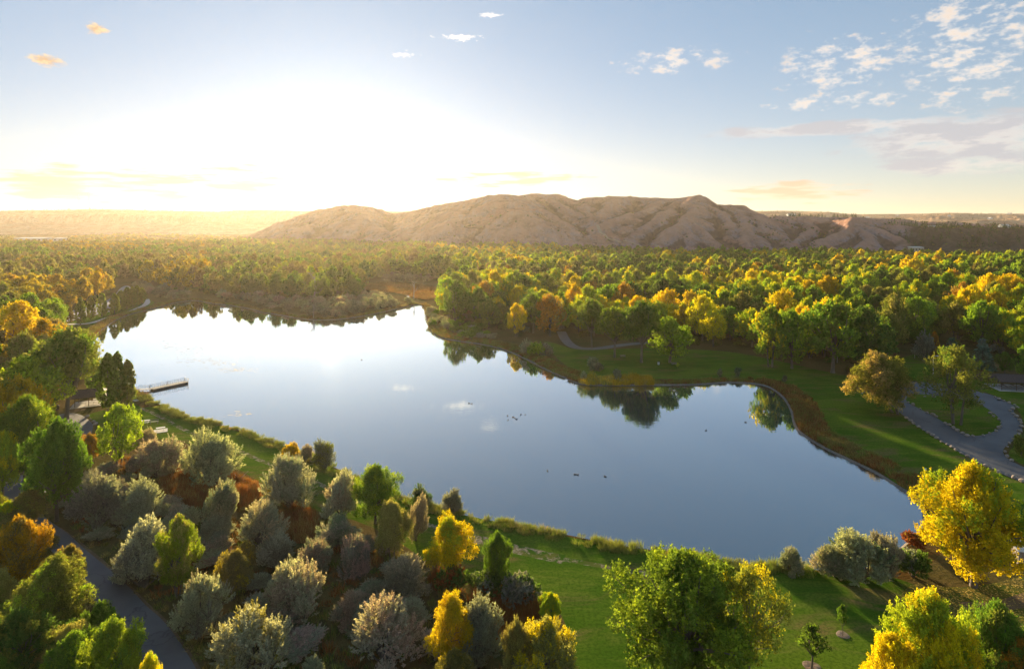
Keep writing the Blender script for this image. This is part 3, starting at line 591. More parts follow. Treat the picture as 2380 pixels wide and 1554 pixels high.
def poplar(seed, m, n, size, w=.15, z0=.10, sides=5):
    rg = np.random.default_rng(seed); mb = MB(); t = rg.random(m) ** .85; z = z0 + (1 - z0) * t
    prof = w * np.sin(np.pi * np.clip(.16 + .84 * t, 0, 1)) ** .75 * (1 - .25 * t) ; a = rg.uniform(0, 6.283, m); r = prof * np.sqrt(rg.uniform(.35, 1, m)) * (1 + .25 * np.sin(a * 3 + z * 9))
    C = np.stack([np.cos(a) * r, np.sin(a) * r, z - .03], 1); D = unit(np.stack([np.cos(a) * .35, np.sin(a) * .35, np.ones(m)], 1)); S = np.clip(.45 + rg.normal(size=m) * .2, 0, 1)
    V, Fc, A = crown_mesh([sprays(C, D, n, .028, .09, size, 1.6, rg, S)])
    mb.tube([(0, 0, -.02), (0, 0, .15), (.005, 0, .5), (0, 0, .9)], [.017, .013, .008, .003], sides, False); return V, Fc, A, mb
def conifer(seed, tiers, per, n, size, w=.22, z0=.06):
    rg = np.random.default_rng(seed); C, D, S = [], [], []; mb = MB()
    for i in range(tiers):
        f = i / (tiers - 1); z = z0 + (.97 - z0) * f; R0 = w * (1 - f) ** .85 + .012
        for k in range(max(3, int(per * (1 - .7 * f)))):
            a = rg.uniform(0, 6.283); r = R0 * rg.uniform(.35, 1.05); C.append((math.cos(a) * r, math.sin(a) * r, z - r * .25)); D.append((math.cos(a), math.sin(a), .1)); S.append(rg.random())
    V, Fc, A = crown_mesh([sprays(np.array(C), unit(np.array(D)), n, .03, .10, size, 1.9, rg, np.array(S))])
    mb.tube([(0, 0, -.02), (0, 0, .5), (0, 0, .95)], [.02, .012, .003], 5, False); return V, Fc, A, mb
def bush(seed, nl, per, n, size):
    rg = np.random.default_rng(seed); L = []; mb = MB()
    for i in range(nl):
        a = i * 2.399; rr = .42 * math.sqrt((i + .3) / nl); L.append((np.array([math.cos(a) * rr, math.sin(a) * rr, .35 + .25 * rg.random() - rr * .3]), np.array([.24, .24, .3]), rg.uniform(.1, .8)))
    C, D, S = lobes_to_sprays(L, per, rg, .8, -.7); V, Fc, A = crown_mesh([sprays(C, D, n, .05, .17, size, 1.7, rg, S)])
    for c, _, _ in L: limb(mb, (0, 0, -.02), c, .02, .008, rg, 4)
    return V, Fc, A, mb
def snag(seed):
    rg = np.random.default_rng(seed); mb = MB(); P = [(0, 0, -.02), (.01, .01, .3), (.03, 0, .6), (.02, .01, 1)]; mb.tube(P, [.03, .022, .016, .006], 6, False)
    for k in range(9):
        z = rg.uniform(.3, .9); a = rg.uniform(0, 6.28); l = rg.uniform(.12, .32); b = np.array([.02, 0, z]); e = b + np.array([math.cos(a) * l, math.sin(a) * l, l * .9]); limb(mb, b, e, .010, .003, rg, 4, .12)
        for j in range(2): limb(mb, b + (e - b) * .6, b + (e - b) * .6 + rg.normal(size=3) * .08 + np.array([0, 0, .07]), .005, .002, rg, 3, .1, 3)
    return mb
def tuft(seed, n, spread, tall, wid, heads=0):
    rg = np.random.default_rng(seed); a = rg.uniform(0, 6.283, n); r = spread * np.sqrt(rg.random(n)); b = np.stack([np.cos(a) * r, np.sin(a) * r, np.full(n, -.04)], 1)
    lean = np.stack([np.cos(a), np.sin(a), np.zeros(n)], 1) * rg.uniform(0, .3, (n, 1)) + rg.normal(size=(n, 3)) * .12; h = tall * rg.uniform(.55, 1.1, n)[:, None]
    top = b + lean * h + np.array([0, 0, 1]) * h; q = unit(np.cross(rg.normal(size=(n, 3)), np.array([0, 0, 1.]))) * wid; mid = (b + top) / 2 - lean * h * .12
    V = np.stack([b - q, b + q, mid + q * 1.2, mid - q * 1.2, mid - q * 1.2, mid + q * 1.2, top + q * .3, top - q * .3], 1).reshape(-1, 3)
    return V, np.arange(len(V)).reshape(-1, 4), dict(leaf_value=np.repeat(np.clip(rg.normal(.45, .22, n), 0, 1), 8), spray_value=np.repeat(rg.random(n), 8))

PROTO = {}
def proto(key, V, Fc, A, mb, mat, bark):
    """mesh data only; width and height are measured so that a tree can be asked for by its size"""
    hgt = np.percentile(V[:, 2], 99.6); wd = np.percentile(np.hypot(V[:, 0], V[:, 1]), 96) * 2
    V = V / np.array([wd, wd, hgt])
    o = mesh_np('crown', V, Fc, mat, attrs=A); cm = o.data; bpy.data.objects.remove(o)
    tm = None
    if mb is not None:
        t = mesh_np('trunk', np.array(mb.v) / np.array([wd, wd, hgt]), mb.f, bark, smooth=True); tm = t.data; bpy.data.objects.remove(t)
    PROTO[key] = (cm, tm, wd / hgt)
def make_protos():
    for i in range(4): proto(('CN', i), *cottonwood(100 + i, 44, 34, 34, .0135, 1 + 2 * (i % 2), .42, .18 if i != 2 else .26, lr=.74), LEAF, BARK)
    for i in range(2): proto(('CH', i), *cottonwood(130 + i, 30, 32, 24, .017, 1, .40, .46, lr=.8), LEAF, BARK)
    proto(('CS', 0), *cottonwood(140, 34, 26, 24, .0135, 3, .42, .22, sparse=.62, lr=.74), LEAF, BARK)
    for i in range(6): proto(('CM', i), *cottonwood(200 + i, 26, 24, 14, .025, 1 + 2 * (i % 2), .41, .17 + .04 * (i % 3), sides=5, lr=.85), LEAF, BARK)
    for i in range(5): proto(('CF', i), *cottonwood(300 + i, 13, 18, 7, .052, 1, .42, .2, sides=3), LEAF, BARK)
    for i in range(3): proto(('W', i), *cottonwood(400 + i, 22, 50, 32, .0145, 3, .44, .24, droop=True), LEAF, BARK)
    for i in range(6): proto(('RN', i), *olive(500 + i, 14 + i % 3, 70, 26, .017, twigs=160, round_=.36 + .05 * (i % 3), tall=1 + .15 * (i % 2)), LEAF, BARK)
    for i in range(4): proto(('RM', i), *olive(550 + i, 9, 26, 11, .040, twigs=20, round_=.4), LEAF, BARK)
    for i in range(3): proto(('P', i), *poplar(600 + i, 260, 24, .026, .15 + .02 * i), LEAF, BARK)
    for i in range(2): proto(('S', i), *conifer(650 + i, 22, 26, 16, .026), NEEDLE, BARK)
    for i in range(3): proto(('J', i), *conifer(660 + i, 8, 9, 5, .085, .30 + .08 * i, .04), NEEDLE, BARK)
    for i in range(4): proto(('B', i), *bush(700 + i, 9, 40, 10, .06), LEAF, BARK)
    for i in range(2): proto(('Y', i), *cottonwood(750 + i, 10, 22, 12, .035, 1, .42, .40, sparse=.6), LEAF, BARK)
    for i in range(3): V, Fc, A = tuft(800 + i, 70, .42, 1., .012); proto(('T', i), V, Fc, A, None, REED, None)
make_protos()
rng = np.random.default_rng(11); rnd = random.Random(5)
def nearkind(k, D):
    if k == 'C': k = 'CN' if D < 118 else 'CM' if D < 430 else 'CF'
    if k == 'R': k = 'RN' if D < 150 else 'RM'
    n = len([1 for q in PROTO if q[0] == k]); return k, n
NAME = dict(C='cottonwood_tree', CH='cottonwood_tree', CS='cottonwood_tree', W='willow_tree', R='russian_olive', P='poplar_tree', S='spruce_tree', J='pine_tree', B='bush', Y='young_tree')
CAT = dict(C='tree', CH='tree', CS='tree', W='willow', R='shrub', P='poplar', S='spruce', J='pine', B='bush', Y='sapling')
def tint_var(t, a=.14):
    t = np.array(TINT[t]) * (1.8 if t in ('silver', 'sage', 'slate', 'mauve') else 1.35 if t in ('gold', 'orange', 'brown', 'rust', 'redreed', 'straw') else 1.6 if t == 'yellow' else 1.9); f = rng.normal(1, a, 3) * .35 + rng.normal(1, a) * .65; return [float(max(.004, v)) for v in t * f]
def plant(kind, x, y, z, h, w, t1, t2, label, group=None, variant=None, parts=True):
    k, n = nearkind(kind, y); i = rng.integers(n) if variant is None else variant % n; cm, tm, _ = PROTO[(k, int(i))]
    rz = float(rng.uniform(0, 6.283))
    def props(o):
        o['tint'] = tint_var(t1); o['tint2'] = tint_var(t2)
    nm = NAME[kind]
    if not parts:
        o = bpy.data.objects.new(nm, cm); COL.objects.link(o); o.location = (x, y, z); o.rotation_euler = (0, 0, rz); o.scale = (w, w, h); props(o); return tag(o, label, CAT[kind], group)
    r = thing(nm, (x, y, z), rz, label, CAT[kind], group)
    if kind in 'RWB': r.rotation_euler = (rng.normal() * .09, rng.normal() * .09, rz)
    c = bpy.data.objects.new('crown', cm); t = bpy.data.objects.new('trunk', tm)
    for o in (c, t): COL.objects.link(o); o.parent = r; o.scale = (w, w, h)
    props(c); return r

# ------------------------------------------------------------------ a mass that nobody would count: one object, copies made by geometry nodes
def mass(name, keys, P, sw, shh, kidx, t1, t2, label, tilt=0., kind='stuff'):
    P = np.asarray(P, float); n = len(P)
    me = bpy.data.meshes.new(name); me.vertices.add(n); me.vertices.foreach_set('co', P.astype(np.float32).ravel())
    def attr(nm, typ, arr, key): a = me.attributes.new(nm, typ, 'POINT'); a.data.foreach_set(key, np.asarray(arr).ravel())
    attr('tint', 'FLOAT_VECTOR', np.asarray(t1, np.float32), 'vector'); attr('tint2', 'FLOAT_VECTOR', np.asarray(t2, np.float32), 'vector')
    attr('size', 'FLOAT_VECTOR', np.stack([sw, sw, shh], 1).astype(np.float32), 'vector'); rot = np.stack([rng.normal(size=n) * tilt, rng.normal(size=n) * tilt, rng.uniform(0, 6.283, n)], 1)
    attr('turn', 'FLOAT_VECTOR', rot.astype(np.float32), 'vector'); attr('which', 'INT', np.asarray(kidx, np.int32), 'value')
    o = bpy.data.objects.new(name, me); COL.objects.link(o); tag(o, label, None, kind=kind)
    lib = bpy.data.collections.new(name + '_shapes')
    for j, k in enumerate(keys):
        cm, tm, _ = PROTO[k]; q = bpy.data.objects.new('%s_%02d' % (name, j), cm); lib.objects.link(q)
    ng = bpy.data.node_groups.new(name, 'GeometryNodeTree'); ng.interface.new_socket('Geometry', in_out='INPUT', socket_type='NodeSocketGeometry'); ng.interface.new_socket('Geometry', in_out='OUTPUT', socket_type='NodeSocketGeometry')
    N, Lk = ng.nodes, ng.links; gi, go = N.new('NodeGroupInput'), N.new('NodeGroupOutput')
    ci = N.new('GeometryNodeCollectionInfo'); ci.inputs[0].default_value = lib; ci.inputs['Separate Children'].default_value = True; ci.inputs['Reset Children'].default_value = True
    ip = N.new('GeometryNodeInstanceOnPoints'); ip.inputs['Pick Instance'].default_value = True
    def na(nm, ty): a = N.new('GeometryNodeInputNamedAttribute'); a.data_type = ty; a.inputs[0].default_value = nm; return a.outputs[0]
    Lk.new(gi.outputs[0], ip.inputs['Points']); Lk.new(ci.outputs[0], ip.inputs['Instance']); Lk.new(na('which', 'INT'), ip.inputs['Instance Index'])
    e2r = N.new('FunctionNodeEulerToRotation'); Lk.new(na('turn', 'FLOAT_VECTOR'), e2r.inputs[0]); Lk.new(e2r.outputs[0], ip.inputs['Rotation']); Lk.new(na('size', 'FLOAT_VECTOR'), ip.inputs['Scale'])
    Lk.new(ip.outputs[0], go.inputs[0]); md = o.modifiers.new('copies', 'NODES'); md.node_group = ng
    return o
# ------------------------------------------------------------------ trees placed one by one: kind, px, base, top, width, tints, label
HAND = [
 ('C',1590,1600,1292,310,'green','lime','big leafy green cottonwood with yellow flecks on the near lawn, bottom centre'),
 ('CS',1735,1575,1318,190,'olive','yellow','thin-leaved olive cottonwood leaning against the big green one on the near lawn'),
 ('C',2262,1362,1085,225,'yellow','lime','tall bright yellow cottonwood at the right end of the pond'),
 ('C',2165,1665,1378,170,'lime','yellow','yellow-green cottonwood rearmost in the bottom right clump'),
 ('C',2075,1690,1478,130,'yellow','gold','small bright yellow cottonwood leftmost in the bottom right clump'),
 ('C',2205,1700,1452,120,'yellow','gold','bright yellow cottonwood in the middle of the bottom right clump'),
 ('C',2318,1650,1405,150,'green','olive','dark green cottonwood beside the dirt patch in the bottom right corner'),
 ('C',2395,1690,1475,120,'orange','green','orange-tinged cottonwood cut by the bottom right corner of the photo'),
 ('W',1045,1335,1198,112,'yellow','lime','lime yellow willow with a drooping crown beside the pale gravel path'),
 ('C',1155,1365,1238,64,'green','deep','narrow green tree between the rusty reeds and the gravel strip'),
 ('W',912,1300,1165,88,'khaki','olive','round olive-yellow willow at the edge of the silver thicket'),
 ('R',966,1255,1140,44,'silver','mauve','slim pale shrub right behind the round olive-yellow willow'),
 ('C',872,1215,1082,108,'green','lime','green cottonwood with a yellow side standing over the near shore'),
 ('R',795,1205,1090,80,'silver','mauve','tall buff-grey olive shrub left of the green shoreline cottonwood'),
 ('R',675,1178,1046,112,'silver','sage','large buff-silver olive shrub straddling the gravel path'),
 ('R',755,1086,1010,50,'slate','olive','dark pointed shrub standing tallest on the near shore'),
 ('R',709,1072,1028,42,'slate','mauve','dark rounded shrub left of the pointed one on the near shore'),
 ('B',675,1062,1030,38,'gold','yellow','golden bush at the water beside the dark rounded shrub'),
 ('B',632,1150,1115,28,'orange','gold','small orange bush beside the rust-red marsh'),
 ('R',973,1176,1124,50,'deep','sage','dark green shrub on the near shore beside the silver slim one'),
 ('R',1050,1194,1132,46,'slate','sage','lone grey-green shrub on the near shore right of centre'),
 ('C',1268,1640,1440,140,'khaki','yellow','khaki yellow tree at the bottom edge beside the near lawn'),
 ('C',1200,1635,1440,70,'khaki','brown','dull khaki tree at the bottom edge next to the rusty reeds'),
 ('C',1278,1455,1378,52,'lime','yellow','small yellow-flecked tree behind the khaki trees by the lawn'),
 ('W',1033,1555,1384,105,'gold','yellow','golden-yellow willow among the silver shrubs near the bottom centre'),
 ('R',1105,1535,1358,95,'sage','silver','tall silver-green shrub right of the golden-yellow willow'),
 ('R',893,1535,1374,170,'silver','mauve','very large pale silver shrub in the lower centre of the thicket'),
 ('R',688,1430,1298,140,'mauve','silver','big mauve-grey dome-shaped shrub in the middle of the thicket'),
 ('R',590,1580,1392,185,'silver','olive','broad buff-silver shrub near the bottom of the thicket'),
 ('R',472,1465,1318,122,'silver','slate','tall silver shrub closest to the bend of the lower road'),
 ('W',540,1392,1282,82,'brown','gold','round orange-brown tree in the middle of the silver thicket'),
 ('W',577,1335,1256,50,'brown','gold','smaller orange-brown tree just behind the round orange-brown one'),
 ('C',413,1385,1202,84,'lime','khaki','slender yellow-green tree with a bare trunk among silver shrubs'),
 ('R',335,1362,1200,132,'silver','slate','large silver-grey shrub left of the slender yellow-green tree'),
 ('R',330,1215,1105,110,'silver','sage','silver shrub left of the larger rust-red marsh'),
 ('R',232,1215,1085,130,'slate','sage','dark grey-green shrub overhanging the top of the lower road'),
 ('R',485,1120,985,135,'silver','sage','tallest silver shrub, standing over the lawn above the rusty marsh'),
 ('R',368,1108,1012,105,'silver','mauve','silver-mauve shrub between the bright green tree and the tallest silver shrub'),
 ('R',512,1225,1108,78,'silver','sage','upright silver shrub in front of the rust-red marsh'),
 ('R',605,1268,1148,112,'silver','mauve','silver-buff shrub between the two rust-red marsh patches'),
 ('R',783,1275,1192,82,'sage','silver','pale sage shrub right of the second rusty marsh patch'),
 ('R',640,1320,1228,80,'slate','silver','grey shrub below the second rusty marsh patch'),
 ('R',735,1335,1250,92,'slate','mauve','slate-grey shrub beneath the pale sage shrub'),
 ('R',832,1345,1238,80,'mauve','slate','mauve-grey shrub left of the round olive-yellow willow'),
 ('R',935,1400,1288,130,'slate','mauve','wide dull grey shrub in front of the lime yellow willow'),
 ('R',812,1450,1368,70,'mauve','slate','small mauve-grey shrub behind the very large pale silver one'),
 ('R',722,1600,1520,72,'sage','silver','pale feathery shrub cut by the bottom edge of the photo'),
 ('W',1062,1640,1512,95,'brown','gold','orange-brown bush at the bottom edge under the golden-yellow willow'),
 ('B',1210,1400,1335,90,'slate','deep','dark grey-green bush where the rusty reeds meet the lawn'),
 ('B',1135,1375,1330,90,'deep','slate','low dark bush at the foot of the narrow green tree'),
 ('B',1050,1365,1320,80,'deep','rust','low dark bush with reddish leaves under the lime yellow willow'),
 ('R',1833,1328,1260,58,'sage','silver','small round silver shrub alone on the pond edge, lower right'),
 ('R',1938,1337,1258,84,'sage','mauve','leftmost silver shrub of the big clump on the pond edge'),
 ('R',2000,1340,1224,124,'silver','sage','tallest silver shrub of the big clump on the pond edge'),
 ('R',2062,1338,1236,86,'silver','slate','rightmost silver shrub of the big clump on the pond edge'),
 ('B',2120,1340,1280,80,'deep','slate','dark low bush between the silver clump and the tall yellow cottonwood'),
 ('B',2118,1268,1236,50,'rust','olive','rust-brown bush at the right end of the pond'),
 ('Y',1886,1552,1450,72,'deep','green','young leafy tree in a mulch ring on the near lawn'),
 ('Y',1958,1478,1404,26,'deep','green','thin young sapling further up the near lawn'),
 ('CH',155,972,768,140,'olive','green','tall dark cottonwood with a bare grey trunk behind the picnic shelter'),
 ('P',250,952,822,46,'green','olive','columnar poplar right behind the picnic shelter'),
 ('P',216,912,812,32,'green','deep','farthest columnar poplar, at the left bank by the shelter'),
 ('P',272,946,820,38,'green','olive','columnar poplar second from the fishing dock'),
 ('P',296,940,838,36,'olive','deep','columnar poplar nearest the fishing dock'),
 ('C',276,1082,940,100,'lime','green','bright green cottonwood with a yellow top beside the driveway'),
 ('W',214,1078,1006,50,'orange','brown','orange-brown small tree beside the driveway'),
 ('R',343,1052,990,48,'silver','mauve','buff shrub beside the white picnic table on the lawn'),
 ('C',132,1210,978,126,'green','deep','dark green cottonwood on the corner of the driveway'),
 ('C',58,1130,924,132,'green','lime','broad green cottonwood left of the driveway'),
 ('C',62,1010,830,165,'lime','green','broad yellow-green cottonwood left of the picnic shelter'),
 ('C',98,872,742,100,'gold','olive','golden cottonwood beside the far-left green lawn'),
 ('C',38,850,702,140,'gold','yellow','large golden cottonwood with a dark trunk at the left edge'),
 ('C',172,900,790,90,'green','olive','green cottonwood in front of the golden ones on the left bank'),
 ('C',8,1165,1005,70,'lime','yellow','yellow-green cottonwood cut by the left edge beside the road fork'),
 ('C',-5,890,800,70,'gold','olive','golden cottonwood cut by the left edge above the broad yellow-green one'),
 ('C',42,1390,1205,118,'gold','brown','golden-brown cottonwood on the left side of the lower road'),
 ('W',112,1500,1300,155,'olive','lime','olive-green willow left of the lower road'),
 ('C',40,1620,1420,150,'deep','olive','dark green cottonwood in the bottom left corner'),
 ('W',160,1372,1270,62,'brown','gold','brown-tinged tree leaning over the lower road'),
 ('C',232,1545,1400,80,'green','deep','green tree halfway along the lower road, left side'),
 ('C',262,1655,1440,125,'lime','green','bright green cottonwood beside the lower road at the bottom edge'),
 ('C',348,1700,1520,58,'yellow','lime','small yellow tree beside the lower road, cut by the bottom edge'),
 ('C',170,1640,1470,120,'green','lime','green cottonwood in the bottom left clump between dark and bright ones'),
 ('C',18,1245,1165,55,'lime','yellow','small lime-yellow tree above the golden-brown cottonwood'),
 ('W',62,1235,1142,84,'brown','olive','dull brown-olive tree beside the road fork'),
 # beyond the pond
 ('CH',1375,808,698,72,'green','olive','first tree right of the woodland path, green with a leaning trunk'),
 ('CH',1428,830,716,78,'green','lime','round green cottonwood beside the bench across the pond'),
 ('CH',1490,842,702,88,'green','deep','tallest green cottonwood on the lawn across the pond'),
 ('C',1556,842,738,100,'lime','green','yellow-green cottonwood rightmost of the group on the lawn across the pond'),
 ('C',1200,782,706,52,'yellow','gold','lone golden-yellow tree at the front of the woods across the pond'),
 ('C',1790,852,712,90,'green','yellow','green cottonwood with pale trunks left of the big pair on the far lawn'),
 ('C',1840,856,722,90,'green','lime','multi-stemmed green cottonwood in the middle of the far lawn grove'),
 ('C',1935,866,700,140,'green','olive','big round green cottonwood of the far lawn grove'),
 ('C',2010,868,715,130,'deep','green','dark green cottonwood rightmost of the far lawn grove'),
 ('C',1060,748,652,70,'green','olive','green cottonwood on the point where the far shore narrows'),
 ('C',1110,752,668,66,'green','deep','darker cottonwood right of the one on the narrow point'),
 ('W',2082,960,812,138,'olive','khaki','broad olive-khaki willow with leaning trunks on the car park loop'),
 ('CS',2222,985,806,148,'olive','green','large open-crowned cottonwood on the grass island of the car park loop'),
 ('S',2283,858,788,46,'spruce','spruce','blue-green spruce behind the car park loop'),
 ('S',2212,842,786,44,'spruce','deep','darker spruce left of the blue-green spruce'),
 ('R',2150,838,770,50,'sage','slate','grey-green shrub tree left of the spruces'),
 ('P',2172,836,772,22,'orange','gold','narrow orange poplar left of the spruces'),
 ('C',2334,868,818,34,'deep','green','small dark round tree in front of the right shelter'),
 ('C',2390,890,800,60,'green','deep','green tree at the right edge behind the shelter'),
 ('B',2375,1060,1010,36,'olive','green','olive bush at the right edge inside the road bend'),
 ('R',1223,822,788,36,'silver','sage','silver shrub leftmost on the shore across the pond'),
 ('B',1245,826,797,40,'lime','green','bright green bush between silver shrubs across the pond'),
 ('R',1268,826,798,34,'silver','mauve','buff shrub right of the bright green bush across the pond'),
 ('R',1377,858,830,26,'sage','silver','grey-green shrub left of its twin on the far lawn edge'),
 ('R',1392,862,842,22,'sage','silver','smaller grey-green shrub on the far lawn edge'),
 ('R',1434,880,856,22,'sage','slate','grey-green shrub among the orange reeds'),
 ('R',1355,880,862,16,'sage','silver','tiny grey shrub at the left end of the orange reeds'),
 ('R',1673,875,856,14,'sage','slate','left one of two small shrubs on the far shore bank'),
 ('R',1713,874,853,16,'spruce','sage','right one of two small shrubs on the far shore bank'),
 ('R',1823,888,872,12,'spruce','sage','tiny shrub where the far bank turns'),
 ('Y',1574,858,842,8,'lime','yellow','tiny staked sapling beside the bench across the pond'),
]
# the row of young columnar trees by the long parking strip
for i, (px, by, ty, w) in enumerate([(159,752,712,24),(187,756,692,22),(211,742,692,18),(237,736,682,22),(266,733,682,24),(280,722,676,22),(295,718,668,24),(308,713,668,22),(318,710,664,22),(330,706,668,18),(130,742,700,28)]):
    HAND.append(('P', px, by, ty, w, 'brown' if i == 0 else 'olive', 'olive' if i == 0 else 'green', ('brown young columnar tree at the near end of the parking strip row' if i == 0 else 'yellowish young columnar tree behind the near end of the parking strip row' if i == 10 else '%s young columnar green tree from the near end of the parking strip row' % ordinal(i))))
PLACED = []
for (k, px, by, ty, w, a, b, lab) in HAND:
    x, y, _ = gp(px, by); h = CH - (ty - HZ) / F * y; wm = w / F * y
    grp = 'young trees along the parking strip' if 'parking strip row' in lab else None
    if k == 'R' and y < 160: h *= .90
    plant(k, x, y, 0, h, wm, a, b, lab, grp); PLACED.append((x, y, wm * .42, h))

# ------------------------------------------------------------------ woods and thickets
EXC = [(p, 2.) for p in LAWNS + ROAD + [ISLAND, FAR_PATH, TRACK] + PATH] + [(p, .5) for p in MARSHES + RIVER + [LEAFFALL] + DIRTS + GRAV] + [(SH, 1.5)]
def free(P, margin=1.):
    ok = np.ones(len(P), bool)
    for poly, m in EXC:
        ok &= ~inside(P, poly)
        if m > 1: 
            for dx, dy in ((m, 0), (-m, 0), (0, m), (0, -m)): ok &= ~inside(P + np.array([dx, dy]) * margin, poly)
    return ok
def scatter(polys, step, seed, hand_gap=1.):
    rg = np.random.default_rng(seed); out = []
    for poly in polys:
        G = np.array(gpoly(poly)); lo, hi = G.min(0), G.max(0); nx, ny = int((hi[0] - lo[0]) / step) + 1, int((hi[1] - lo[1]) / step) + 1
        X, Y = np.meshgrid(lo[0] + step * np.arange(nx), lo[1] + step * np.arange(ny)); P = np.stack([X.ravel() + (np.arange(X.size) // nx % 2) * step * .5, Y.ravel()], 1) + rg.uniform(-.42, .42, (X.size, 2)) * step
        P = P[inside(P, G)]; P = P[free(P)]
        px = 1189.5 + F * P[:, 0] / np.maximum(P[:, 1], 1); P = P[(px > -170) & (px < 2550)]; out.append(P)
    P = np.vstack(out)
    if hand_gap: 
        H = np.array(PLACED); k = np.ones(len(P), bool)
        for x, y, r, h in H: k &= np.hypot(P[:, 0] - x, P[:, 1] - y) > r * hand_gap + step * .3
        P = P[k]
    return P
WOODS_E = [(1010,700),(1040,738),(1120,762),(1200,772),(1255,782),(1320,780),(1420,786),(1500,790),(1570,800),(1650,808),(1730,812),(1800,826),(1850,842),(1920,855),(1990,868),(2050,850),(2090,815),(2130,805),(2250,805),(2300,830),(2400,850),(2560,860),(2600,612),(2300,611),(2120,605),(1900,600),(1700,601),(1560,599),(1450,594),(1200,585),(1000,581),(1000,650),(1040,660),(1030,690)]
WOODS_W = [(1000,581),(880,575),(760,569),(640,563),(560,568),(430,572),(300,573),(150,573),(-170,566),(-170,700),(0,690),(120,722),(150,722),(222,700),(258,684),(274,658),(312,655),(380,672),(450,680),(500,688),(620,698),(700,702),(760,702),(820,695),(850,680),(830,660),(900,648),(1000,650)]
WOODS_B = [(-170,690),(0,690),(140,690),(140,770),(200,800),(200,840),(205,880),(180,930),(130,948),(120,1000),(130,1040),(60,1085),(-170,1070)]
FARSCRUB = [(-200,552),(0,553),(110,556),(150,553),(318,546),(440,550),(600,556),(640,562),(560,568),(430,572),(300,573),(150,573),(-170,566)]
KEEP = [[(99,1198),(125,1216),(172,1252),(250,1318),(312,1375),(377,1437),(455,1549),(395,1549),(330,1470),(265,1400),(215,1360),(190,1300),(110,1215)], [(370,1108),(480,1112),(545,1130),(600,1142),(590,1165),(500,1168),(420,1160)], [(655,1185),(730,1190),(728,1245),(665,1238)], [(1120,1375),(1240,1400),(1255,1450),(1170,1490),(1130,1430)],
        [(215,960),(330,940),(430,975),(560,1040),(640,1085),(600,1130),(520,1075),(440,1010),(350,1000),(250,975)], [(140,965),(215,975),(212,1000),(190,1060),(180,1000)], [(150,757),(330,707),(350,707),(225,770),(200,790),(150,782)], [(145,735),(220,712),(284,690),(284,712),(220,735),(145,750)], [(860,662),(1020,670),(1018,688),(960,690),(900,680)], [(10,1100),(84,1095),(84,1140),(60,1160),(20,1150)]]
def clear(x, y, h, w, parts=(.55, 1.)):
    for f in parts:
        pts = [uv(x + d * w, y, h * f) for d in (-.3, 0, .3)]
        for K in KEEP:
            if inside(np.array(pts), K).any(): return False
    return True
W_LIST = []
P = np.vstack([scatter([WOODS_E, WOODS_W], 10.5, 21), scatter([WOODS_B], 9.5, 22)])
P = P[np.random.default_rng(4).random(len(P)) < np.where(P[:, 1] > 600, .93, .97)]
cl = fbm2(P[:, 0] / 55, P[:, 1] / 55, 41, 3); cl2 = fbm2(P[:, 0] / 30, P[:, 1] / 60, 43, 3)
def pick(ws, u):
    s = 0; t = sum(w for _, w in ws)
    for n, w in ws:
        s += w / t
        if u <= s: return n
    return ws[-1][0]
ur = rng.random((len(P), 3))
for (x, y), c, c2, u in zip(P, cl, cl2, ur):
    px, py = uv(x, y); q = min(.999, max(0, .3 * u[0] + .7 * ((c - .5) * 3.0 + .5)))
    if px < 480: ws = [('green', .2), ('olive', .24), ('brown', .06), ('khaki', .12), ('olive', .12), ('gold', .28)]
    elif px < 1010: ws = [('deep', .12), ('green', .34), ('olive', .32), ('khaki', .1), ('lime', .06), ('brown', .06)]
    elif y < 430: ws = [('deep', .06), ('green', .22), ('olive', .08), ('orange', .02), ('lime', .12), ('green', .12), ('olive', .06), ('lime', .10), ('yellow', .26)]
    else: ws = [('deep', .10), ('green', .26), ('olive', .14), ('khaki', .04), ('orange', .015), ('lime', .12), ('green', .18), ('yellow', .12)]
    t = pick(ws, q)
    if (1540 < px < 1980 and y < 292 and u[2] < .72) or (1130 < px < 1370 and 300 < y < 420 and u[2] < .5): t = 'yellow' if u[0] < .7 else 'lime'
    h = (15.0 if px > 900 else 13.5) * (.62 + .68 * u[1]) * (.8 + .42 * c2); h *= .9 if y > 650 else 1.; w = 10.5 * (.8 + .45 * u[2]) * (h / 14) ** .5
    t2 = {'green': 'lime', 'deep': 'green', 'olive': 'khaki', 'lime': 'yellow', 'yellow': 'lime' if u[1] < .5 else 'gold', 'orange': 'khaki', 'gold': 'olive', 'khaki': 'olive', 'brown': 'khaki'}[t]
    if y > 500 or clear(x, y, h, w): W_LIST.append((x, y, h, w, t, t2, px))
def seen_size(e): return (e[2] * e[3]) / e[1] ** 2 * (1 if -5 < e[6] < 2384 else 0)
W_LIST.sort(key=seen_size, reverse=True)
N_IND = 300 - sum(1 for h in HAND if h[0] in ('C', 'CS', 'CH'))
IND, REST = W_LIST[:N_IND], W_LIST[N_IND:]
CW = dict(green='green', deep='dark green', olive='olive', lime='yellow-green', yellow='bright yellow', orange='orange', gold='golden', khaki='khaki', brown='brownish')
def zone(px, y, py):
    if py > 690 and px < 330: return 'the left bank grove'
    for lim, nm in ((150, 'woods below the long plateau'), (330, 'woods behind the parking strip'), (620, "woods past the pond's far end"), (860, 'woods under the sunset hill'), (1040, 'woods by the far marsh'), (1300, 'woods left of the woodland path'), (1620, 'woods behind the bench lawn'), (2000, 'woods behind the far lawn')):
        if px < lim: return nm
    return 'woods behind the car park'
def ranked(lst, key):
    """ordinal labels inside each set of look-alikes, counted from the left"""
    S = {}
    for e in lst: S.setdefault(key(e), []).append(e)
    for k, v in S.items():
        v.sort(key=lambda e: e[6])
        for i, e in enumerate(v): yield k, i, len(v), e
fronts = {}
